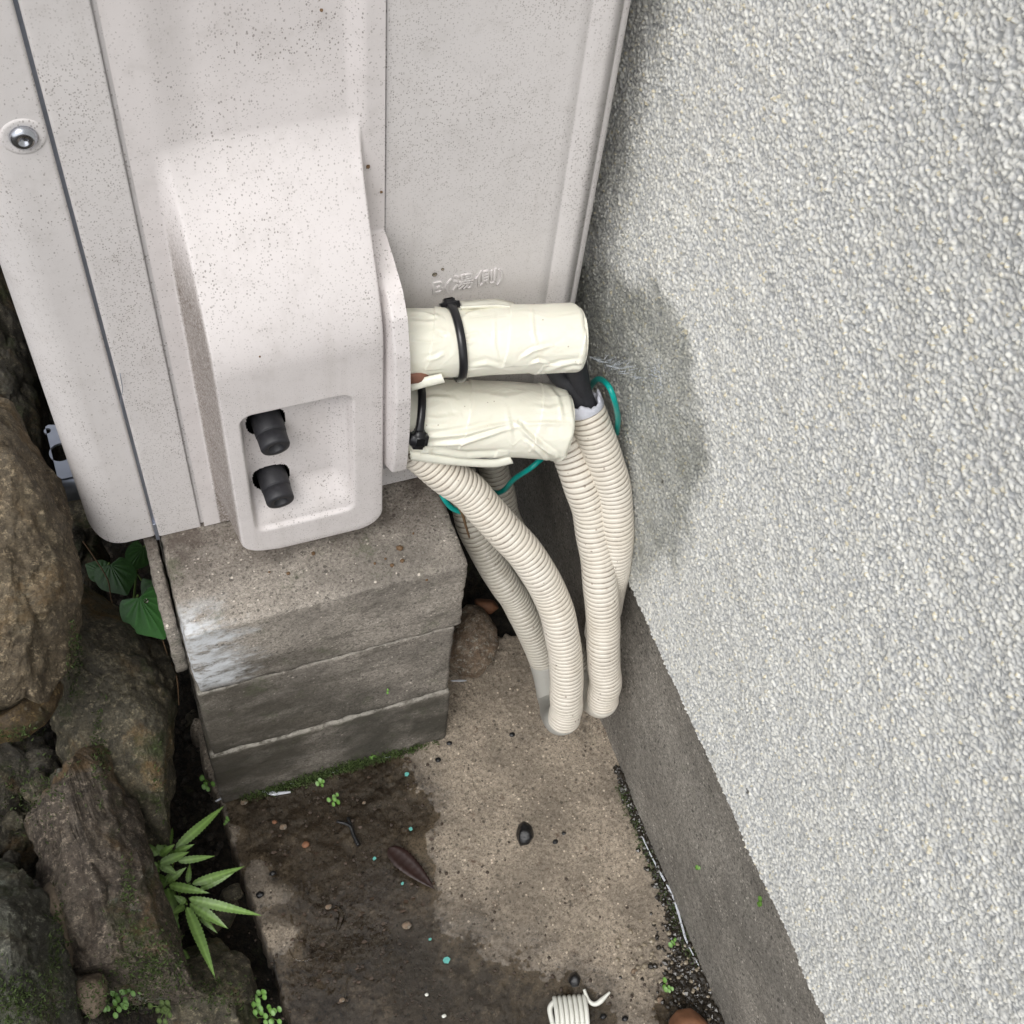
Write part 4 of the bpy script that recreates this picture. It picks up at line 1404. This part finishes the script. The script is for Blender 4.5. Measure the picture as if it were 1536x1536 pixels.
fern = thing('fern', 'bright green fern with long serrated leaves growing between stones and slab', 'fern', at(270, 1330, 'z', .0))
Z6 = lambda X_, Y_: (X_ / 3.339, 1100 + Y_ / 3.339)
FL = [((800, 612), (835, 430), 62, .095), ((790, 612), (725, 545), 48, .095), ((800, 612), (875, 556), 48, .094), ((782, 575), (750, 448), 34, .085), ((850, 560), (862, 460), 34, .085),
      ((795, 655), (712, 690), 46, .088), ((795, 655), (740, 742), 52, .086), ((800, 655), (886, 704), 54, .090), ((800, 652), (950, 592), 58, .092),
      ((880, 575), (1135, 352), 62, .080), ((870, 600), (972, 556), 42, .078), ((890, 640), (1078, 616), 46, .082),
      ((833, 750), (745, 790), 44, .075), ((838, 745), (932, 672), 46, .080), ((845, 760), (1048, 800), 56, .082), ((840, 770), (890, 985), 72, .070), ((830, 740), (762, 700), 46, .072),
      ((962, 755), (1232, 668), 56, .074), ((1000, 780), (1168, 703), 44, .066), ((940, 750), (952, 650), 36, .066),
      ((930, 850), (872, 812), 44, .075), ((943, 826), (1314, 916), 60, .084), ((950, 850), (1142, 976), 66, .078), ((985, 895), (1087, 1002), 40, .070), ((936, 868), (1080, 1226), 66, .082), ((925, 860), (862, 905), 46, .070),
      ((918, 1080), (975, 1192), 24, .045), ((870, 800), (800, 900), 46, .055), ((905, 640), (830, 560), 40, .06), ((860, 700), (770, 820), 44, .055)]
rl = random.Random(5)
for (b, t_, w, zz) in FL:
    pb = at(*Z6(*b), 'z', zz); pt = at(*Z6(*t_), 'z', zz + rl.uniform(-.006, .008))
    V, Fc, vn = leaf_blade(pb, pt, w / 3.339 / 2450, (rl.uniform(-.25, .25), -.35 + rl.uniform(-.2, .2), 1), .20, .22, rl.uniform(.05, .35), max(14, int(np.linalg.norm(pt - pb) / .0014)))
    mesh('leaf', V, Fc, LEAF_F, fern, col={'vein': vn})
for (X_, Y_, zz) in [(795, 640, .092), (835, 748, .078), (935, 855, .078), (870, 590, .078), (950, 752, .070)]:
    top = at(*Z6(X_, Y_), 'z', zz - .001)
    foot_ = at(262, 1345, 'z', .0) + np.array([rl.uniform(-.008, .008), rl.uniform(-.006, .006), -.02])
    S_, _ = spline([foot_, (foot_ * .5 + top * .5) + np.array([rl.uniform(-.006, .006), 0, .01]), top], 16)
    V, Fc = tube(S_, .0008, 6); mesh('stem', V, Fc, STEMG, fern)


def heart(base, tip, w, up, m, parent, curl=.1):
    base, tip = np.asarray(base), np.asarray(tip)
    d = tip - base; L = np.linalg.norm(d); d /= L
    s = np.cross(d, up); s /= np.linalg.norm(s); nn = np.cross(s, d)
    nt, na = 56, 9
    V, vein = [], []
    for i in range(nt):
        a = -math.pi + 2 * math.pi * i / nt
        # outline of a heart with its notch at the stalk and its point at the tip
        ca, sa = math.cos(a), math.sin(a)
        ex = w / 2 * math.copysign(abs(sa) ** 1.0, sa) * (1.02 - .10 * ca) * (1 - .55 * max(0, ca) ** 3)
        ey = L * (.40 - 0.0) + L * (.50 * ca) + (L * .10 * max(0, ca) ** 6)
        if ca < 0: ey = L * .40 + L * .62 * ca * (1 - .95 * math.exp(-(sa / .34) ** 2))
        for j in range(na):
            r = j / (na - 1)
            X_ = ex * r; Y_ = L * .06 + (ey - L * .06) * r
            rib = math.cos(a * 5.5) ** 2
            hgt2 = curl * w * (r ** 2) * -.35 + (.0005 * rib * r * (1 - r) * 4) - .10 * abs(X_) + .0
            V.append(base + d * Y_ + s * X_ + nn * hgt2)
            vein.append(.9 if (rib > .94 and r < .85) else 0)
    o = mesh('leaf', np.array(V), gridfaces(nt, na, True), m, parent, col={'vein': vein})
    return o


Z5 = lambda X_, Y_: (X_ / 4.267, 800 + Y_ / 4.267)
vine = thing('heart_leaf_vine', 'vine with glossy heart-shaped green leaves beside the plinth under the unit corner', 'vine', at(200, 870, 'z', .02))
hearts = [((882, 395), (1052, 672), 300, .195, LEAF_H), ((700, 190), (812, 392), 250, .165, LEAF_HD), ((925, 80), (826, 238), 165, .16, LEAF_HD), ((985, 290), (1085, 600), 200, .165, LEAF_HD), ((680, 260), (545, 196), 150, .155, LEAF_HD)]
for (b, t_, w, zz, m_) in hearts:
    pb = at(*Z5(*b), 'z', zz); pt = at(*Z5(*t_), 'z', zz + .002)
    heart(pb, pt, w / 4.267 / 1962 * 1.02, (.15, -.45, 1), m_, vine)
    S_, _ = spline([pb, pb + np.array([-.006, .01, -.03]), at(205, 860, 'z', .0)], 14)
    V, Fc = tube(S_, .0009, 6); mesh('stem', V, Fc, STEMG, vine)
hp = at(*Z5(935, 433), 'z', .1985)
V0, F0 = ICO[2]
tag(mesh('water_drop', V0 * np.array([.0019, .0019, .0009]) + hp, F0, WATER, origin=hp), 'tiny clear water drop sitting on the large heart-shaped leaf', 'water drop')
for pth, nm in (([Z5(530, 50), Z5(600, 150), Z5(690, 300), Z5(722, 450), Z5(840, 600)], 'pale thin dry stem hanging across the dark gap left of the heart leaf'),
                ([Z5(1040, 680), Z5(1080, 800), Z5(1130, 920), Z5(1145, 1100)], 'pale thin dry stem hanging below the heart leaf tip')):
    S_, _ = spline([at(a, b, 'z', .20 - .0002 * (b - 800)) for a, b in pth], 40)
    V, Fc = tube(S_, .0005, 6)
    mesh('dry_tendril', V, Fc, BROWN, vine)['label'] = nm

# small sprouts: round two-lobed leaves
def sprout(px, py, z_, size, n, label, m=LEAF_S, group=None, ax='z'):
    c = at(px, py, ax, z_)
    root = thing('sprout', label, 'sprout', c, group)
    r2 = random.Random(int(px * 7 + py))
    for k in range(n):
        a = r2.uniform(0, 6.28); rr_ = size * r2.uniform(.2, 1.1)
        q = c + np.array([math.cos(a) * rr_, math.sin(a) * rr_, r2.uniform(.001, .005)])
        if ax == 'x': q = c + np.array([-r2.uniform(.001, .004), math.cos(a) * rr_, math.sin(a) * rr_])
        s = min(size * r2.uniform(.32, .55), .0022)
        nrm = np.array([r2.uniform(-.4, .4), -.5 + r2.uniform(-.4, .4), 1.0]); nrm /= np.linalg.norm(nrm)
        t1 = np.cross(nrm, [1, .2, 0]); t1 /= np.linalg.norm(t1); t2 = np.cross(nrm, t1)
        V = [q]; vn = [1]
        for i in range(10):
            b = i / 10 * 6.283
            V.append(q + (t1 * math.cos(b) * 1.25 + t2 * math.sin(b) * .9) * s * .9 + nrm * s * .18); vn.append(0)
        mesh('leaf', np.array(V), [(0, 1 + i, 1 + (i + 1) % 10) for i in range(10)], m, root, col={'vein': vn})
        S_ = np.array([c, (c + q) / 2 + np.array([0, 0, -.0005]), q]); V, Fc = tube(S_, .0003, 5); mesh('stem', V, Fc, STEMG, root)
    return root


for a in [(478, 1177, .004, .0042, 4, 'round pale green sprout floating at the moss edge of the puddle'), (500, 1200, .003, .0050, 7, 'green sprout cluster in the puddle below the moss'),
          (312, 1172, .01, .007, 6, 'small sprout at the left corner of the plinth base'), (205, 1205, .05, .006, 5, 'little sprout on the dark mossy stone above the fern'),
          (998, 1298, .005, .0042, 6, 'bright sprout in the grit midway along the foundation foot'), (558, 1136, .006, .004, 4, 'tiny sprout on the moss line at the plinth base'),
          (1010, 1415, .005, .004, 5, 'sprout where the grit widens near the slab corner'), (1000, 1480, .005, .0045, 6, 'sprout in the wet grit above the orange stone'),
          (340, 1235, .004, .003, 4, 'sprout with thin stem standing in the puddle near the fern tip')]:
    sprout(*a)
sprout(1052, 1299, XF - .004, .0032, 3, 'two-leaf sprout on the foundation face, the upper of the pair', ax='x')
sprout(1143, 1352, XF - .002, .0038, 4, 'two-leaf sprout on the foundation face just below the stucco edge', ax='x')
sprout(582, 1040, -.0815, .0022, 3, 'tiny green seedling on the plinth front face', ax='y')
for (px, py, zz, n_, m_, lb) in [(235, 1430, .07, 9, LEAF_S, 'leafy weed under the fern on the mossy bank'), (215, 1455, .075, 7, LEAF_Y, 'weed with yellowing leaves at the foot of the ridge stone'), (200, 1480, .07, 10, LEAF_S, 'low green weed below the yellowing one'),
                             (375, 1500, .02, 9, LEAF_S, 'weed hanging over the slab edge at the bottom'), (405, 1525, .015, 8, LEAF_S, 'weed at the bottom edge beside the puddle'), (70, 1365, .09, 5, LEAF_S, 'single sprig on the narrow brown sliver stone'),
                             (170, 1510, .075, 9, LEAF_S, 'weed tuft right of the small smooth tan stone'), (265, 1405, .055, 8, LEAF_S, 'sprig with pale round leaves right under the fern'), (90, 1500, .08, 7, MOSSM, 'olive tuft on the lichen stone'), (250, 1510, .06, 10, MOSSM, 'olive weed tuft on the low mossy stone')]:
    sprout(px, py, zz, .0105, int(n_ * 1.7), lb, m_)

# moss: tiny blades scattered along bases and stones
def moss(name, pts, label, size=.0016, m=MOSSM):
    mb = MB(); r2 = np.random.RandomState(len(pts))
    V_, F_ = [], []
    for i, q in enumerate(pts):
        for k in range(3):
            d = r2.normal(size=3); d[2] = abs(d[2]) + .5; d /= np.linalg.norm(d)
            s = np.cross(d, r2.normal(size=3)); s /= np.linalg.norm(s)
            L = size * (.6 + r2.rand()); b = q + r2.normal(size=3) * .0008
            n0 = len(V_)
            V_ += [b - s * L * .25, b + s * L * .25, b + d * L + s * L * .12, b + d * L * 1.3]
            F_.append((n0, n0 + 1, n0 + 2, n0 + 3))
    o = mesh(name, np.array(V_), F_, m, origin=pts[0], smooth=False, col={'vein': np.zeros(len(V_))})
    return tag(o, label, 'moss', kind='stuff')


r3 = np.random.RandomState(3)
pts = []
for _ in range(1500):
    t = r3.beta(2, 2.2)
    px = 350 + 320 * t; py = 1192 - (px - 328) * .264
    q = at(px, py, 'y', -.0815); q[1] -= abs(r3.normal()) * .002; q[2] = abs(r3.normal()) * .006 * (1.2 - abs(t - .5)) + .001
    pts.append(q)
moss('moss', pts, 'strip of dark green moss along the foot of the concrete plinth')
pts = []
for _ in range(900):
    t = r3.rand()
    q = at(930 + 110 * t, 1180 + 260 * t, 'z', .004) + np.array([r3.normal() * .003, r3.normal() * .004, abs(r3.normal()) * .001])
    if q[0] < XF - .002: pts.append(q)
moss('moss', pts, 'dark moss flecks in the joint between slab and foundation', .0012)
# moss on bank stones: drop points onto the stones by ray
bpy.context.view_layer.update()
dg = bpy.context.evaluated_depsgraph_get()
pts = []
cm = Vector(CAM)
for (cx_, cy_, sx_, sy_, n_) in [(50, 1185, 50, 50, 200), (110, 990, 10, 50, 160), (150, 1120, 10, 60, 130), (225, 1450, 55, 50, 700), (30, 1500, 60, 40, 520), (180, 1500, 60, 30, 300), (85, 1420, 12, 60, 160), (330, 1490, 50, 30, 200), (190, 1350, 12, 60, 120), (20, 1100, 40, 10, 80), (240, 1190, 10, 60, 40)]:
    for _ in range(n_):
        px, py = r3.normal(cx_, sx_ * .6), r3.normal(cy_, sy_ * .6)
        if px > 400: continue
        d = Vector(RM.T @ np.array([px - 768, py - 768, F_PX])).normalized()
        hit, loc, nm_, ix, ob, _m = scene.ray_cast(dg, cm, d)
        if hit and ob.name.startswith(('stone', 'soil')) and loc.x < -.005: pts.append(np.array(loc))
moss('moss', pts, 'moss and tiny weeds clinging to the stones of the left bank', .0017)

# ------------------------------------------------------------------ litter on the slab
# coil of white corrugated plastic
coil = thing('plastic_coil', 'torn piece of white ribbed plastic tube lying in the wet at the bottom', 'plastic scrap', at(858, 1505, 'z', .006))
c0 = at(832, 1500, 'z', .006); c1 = at(876, 1497, 'z', .006)
c0b = at(836, 1545, 'z', .006)
axd = (c1 - c0)
nr = 7
dv = (c0b - c0); dv /= np.linalg.norm(dv)
for k in range(nr):
    o0 = c0 + axd * (k / (nr - 1)) + np.array([0, 0, .002])
    S_, _ = spline([o0 + dv * -.002 + np.array([0, 0, -.003]), o0 + dv * .002 + np.array([0, 0, .001]), o0 + dv * .013 + np.array([0, 0, .004]), o0 + dv * .026 + np.array([0, 0, .001]), o0 + dv * .032 + np.array([0, 0, -.004])], 20)
    V, Fc = tube(S_, .0019, 10); mesh('rib', V, Fc, WHITE_PL, coil)
S_, _ = spline([at(876, 1484, 'z', .008), at(884, 1502, 'z', .007), at(896, 1505, 'z', .007), at(915, 1488, 'z', .010)], 30)
V, Fc = tube(S_, np.concatenate([np.linspace(.0012, .0022, 20), np.linspace(.0022, .0008, 10)]), 8); mesh('loose_strand', V, Fc, WHITE_PL, coil)
S_, _ = spline([at(832, 1502, 'z', .004), at(825, 1512, 'z', .004), at(828, 1530, 'z', .004), at(834, 1550, 'z', .004)], 20)
V, Fc = tube(S_, .0022, 8); mesh('loose_strand', V, Fc, WHITE_PL, coil)

# dead leaf
V, Fc, vn = leaf_blade(at(583, 1272, 'z', .003), at(652, 1334, 'z', .006), .0165, (.1, -.1, 1), .1, .25, .0, 30)
o = mesh('dead_leaf', V, Fc, DEADLEAF, origin=V[0], col={'vein': vn}); s_ = o.modifiers.new('thickness', 'SOLIDIFY'); s_.thickness = .0006
tag(o, 'pointed dark brown dead leaf lying at the puddle edge', 'leaf')
# teal chips
for (px, py, s, lb) in [(669, 1440, 6, 'largest teal plastic chip, on the wet slab near the bottom'), (610, 1161, 4, 'teal chip just below the plinth moss line'), (616, 1243, 4, 'teal chip right of the black twig'), (562, 1288, 3, 'small teal chip left of the dead leaf'), (604, 1325, 2.6, 'tiny teal chip just below the dead leaf'), (645, 1409, 2.8, 'tiny teal chip above the largest one')]:
    q = at(px, py, 'z', .003); k = s / 1962 * 1.05
    rc = random.Random(px)
    ng = 6
    rim_ = [(k * rc.uniform(.6, 1.25) * math.cos(i_ * 6.283 / ng + px), k * rc.uniform(.5, 1.1) * math.sin(i_ * 6.283 / ng + px)) for i_ in range(ng)]
    V = np.array([(a_, b_, -.0006 + .0003 * a_ / k) for a_, b_ in rim_] + [(a_, b_, .0006 + .0004 * a_ / k) for a_, b_ in rim_])
    Fc = [tuple(range(ng, 2 * ng)), tuple(range(ng - 1, -1, -1))] + [(i_, (i_ + 1) % ng, ng + (i_ + 1) % ng, ng + i_) for i_ in range(ng)]
    tag(mesh('plastic_chip', V + q, Fc, TEALCHIP, smooth=False, origin=q), lb, 'plastic chip')
# black twig in puddle
S_, _ = spline([at(505, 1232, 'z', .003), at(524, 1238, 'z', .004), at(530, 1252, 'z', .003), at(538, 1268, 'z', .003)], 24)
V, Fc = tube(S_, np.linspace(.0012, .002, 24), 8)
tw = thing('black_twig', 'short forked black twig lying in the puddle', 'twig', S_[0])
mesh('twig_stem', V, Fc, BLACKST, tw)
S_, _ = spline([at(522, 1226, 'z', .003), at(528, 1244, 'z', .004)], 8)
V, Fc = tube(S_, .0013, 8); mesh('twig_fork', V, Fc, BLACKST, tw)
mbf = MB()
for q in CR:
    k = rl.uniform(.0008, .0028); n_ = 5; a0 = rl.uniform(0, 6)
    V = [q + np.array([k * rl.uniform(.5, 1.2) * math.cos(a0 + i_ * 6.283 / n_), k * rl.uniform(.3, .8) * math.sin(a0 + i_ * 6.283 / n_), rl.uniform(-.0002, .0009)]) for i_ in range(n_)]
    mbf.add(np.array(V), [tuple(range(n_))])
tag(mbf.build('leaf_litter', plain('rotten_leaf_bits', (.055, .032, .018), .6, 0, .7, 90), smooth=False, origin=CR[0]), 'tiny brown leaf bits scattered in the puddle', 'leaf litter', kind='stuff')
# small pebbles
for i, (px, py, s, m_, lb) in enumerate([(674, 1115, 5, BLACKST, 'black bead-like stone at the right corner of the plinth foot'), (657, 1140, 5, BLACKST, 'black stone a little below the plinth corner'), (768, 1102, 5, BLACKST, 'black speck of stone under the hose ends'),
                                     (833, 1263, 5, BLACKST, 'black crumb right of the glossy cinder'), (846, 1250, 4, BLACKST, 'smaller black crumb up and right of the glossy cinder'), (366, 1203, 6, PEBBLE, 'pale flat pebble in the puddle corner by the plinth'),
                                     (412, 1233, 4, ORANGE, 'orange fleck of stone in the puddle'), (425, 1240, 6, PEBBLE, 'pinkish pebble beside the orange fleck'), (459, 1267, 6, ORANGE, 'reddish stone chip in the puddle centre'), (546, 1204, 3, PEBBLE, 'yellowish grain right of the sprout cluster'),
                                     (493, 1360, 5, PEBBLE, 'tan pebble beside the puddle reflection'), (610, 1388, 7, PEBBLE, 'brown pebble pair below the dead leaf'), (952, 1457, 5, PEBBLE, 'pale pebble left of the wet grit'), (990, 1500, 6, PEBBLE, 'white-flecked pebble above the orange stone'),
                                     (513, 1500, 4, PEBBLE, 'small tan pebble at the bottom of the puddle'), (640, 1492, 3, WHITE_PL, 'white crumb in the wet at the bottom'), (666, 1524, 3.5, WHITE_PL, 'white crumb close to the bottom edge'), (409, 1310, 5, BLACKST, 'dark stone chip left in the puddle'), (390, 1342, 6, BLACKST, 'dark stone chip beside the fern tips'), (905, 1525, 5, BLACKST, 'black stone right of the white coil'), (938, 1528, 5, BLACKST, 'black stone between coil and orange stone')]):
    V0, F0 = ICO[3]; q = at(px, py, 'z', .003); k = s / 1962 * 1.05
    nr_ = 1 + .28 * fbm(V0 + i * 3.1, 1.6, 3, i)
    V = V0 * nr_[:, None] * k * np.array([1, .8, .6])
    tag(mesh('pebble', V + q, F0, m_, origin=q), lb, 'pebble')

# water beads where the puddle climbs the plinth and the slab edge, pale colour standing in for sky glints
BEAD = plain('painted_glint_water', (.75, .78, .84), .04, 0, .05, 100, 0.0, Transmission_Weight=.35)


def meniscus(pts, r, z_, label):
    P = [at(a, b, 'z', z_) for a, b in pts]
    S_, _ = spline(P, 50)
    rad = r * .75 * (.45 + .55 * np.sin(np.linspace(0, np.pi, 50))) * (1 + .25 * vnoise(S_, 200, 3))
    V, Fc = tube(S_, rad, 10)
    V[:, 2] = z_ + (V[:, 2] - z_) * .55
    tag(mesh('water_bead', V, Fc, BEAD if z_ > .002 else WATER, origin=S_[0]), label, 'water')


meniscus([(323, 1202), (342, 1193), (365, 1186), (388, 1180)], .0020, .0028, 'glint-coloured water rim at the left foot of the plinth')
meniscus([(388, 1184), (410, 1190), (436, 1188)], .0024, .0025, 'glint-coloured tongue of water below the left plinth foot')
meniscus([(418, 1172), (430, 1173), (442, 1176)], .0016, .0030, 'short water bead above the glint-coloured tongue')
meniscus([(474, 1161), (492, 1158), (512, 1156)], .0020, .0028, 'water bead at the middle of the plinth moss')
meniscus([(535, 1142), (548, 1142)], .0018, .0030, 'small water bead right of the middle of the moss')
meniscus([(572, 1136), (590, 1134)], .0016, .0032, 'rightmost small water bead on the plinth moss')
meniscus([(963, 1254), (975, 1280), (992, 1312), (1010, 1345), (1022, 1385), (1030, 1412), (1048, 1448)], .0014, .0064, 'long glint-coloured water line along the slab edge before the grit')
meniscus([(676, 1021), (700, 1021)], .0016, .003, 'small glint-coloured bead under the round rusty stone')
meniscus([(516, 1440), (521, 1460), (518, 1500), (522, 1520)], .0009, .0002, 'vertical shining water streak at the bottom of the puddle')
meniscus([(436, 1372), (440, 1390), (450, 1412)], .0020, .0006, 'broad pale water glint in the middle of the puddle')
meniscus([(430, 1412), (440, 1436), (462, 1440), (500, 1424)], .0008, .0004, 'thin curved water glint at the lower end of the puddle')
meniscus([(503, 1358), (512, 1372), (506, 1396)], .0030, .0002, 'widest pale water glint right of the tan pebble')
# drops on rear panel
for (px, py, s, lb) in [(652, 412, .0016, 'water drop above the embossed letter on the rear panel'), (664, 404, .0010, 'faint drop right of the water drop above the letter')]:
    q = A(px, py, -.0006); V0, F0 = ICO[2]
    tag(mesh('water_drop', V0 * np.array([s, .0006, s]) + q, F0, WATER, origin=q), lb, 'water drop')
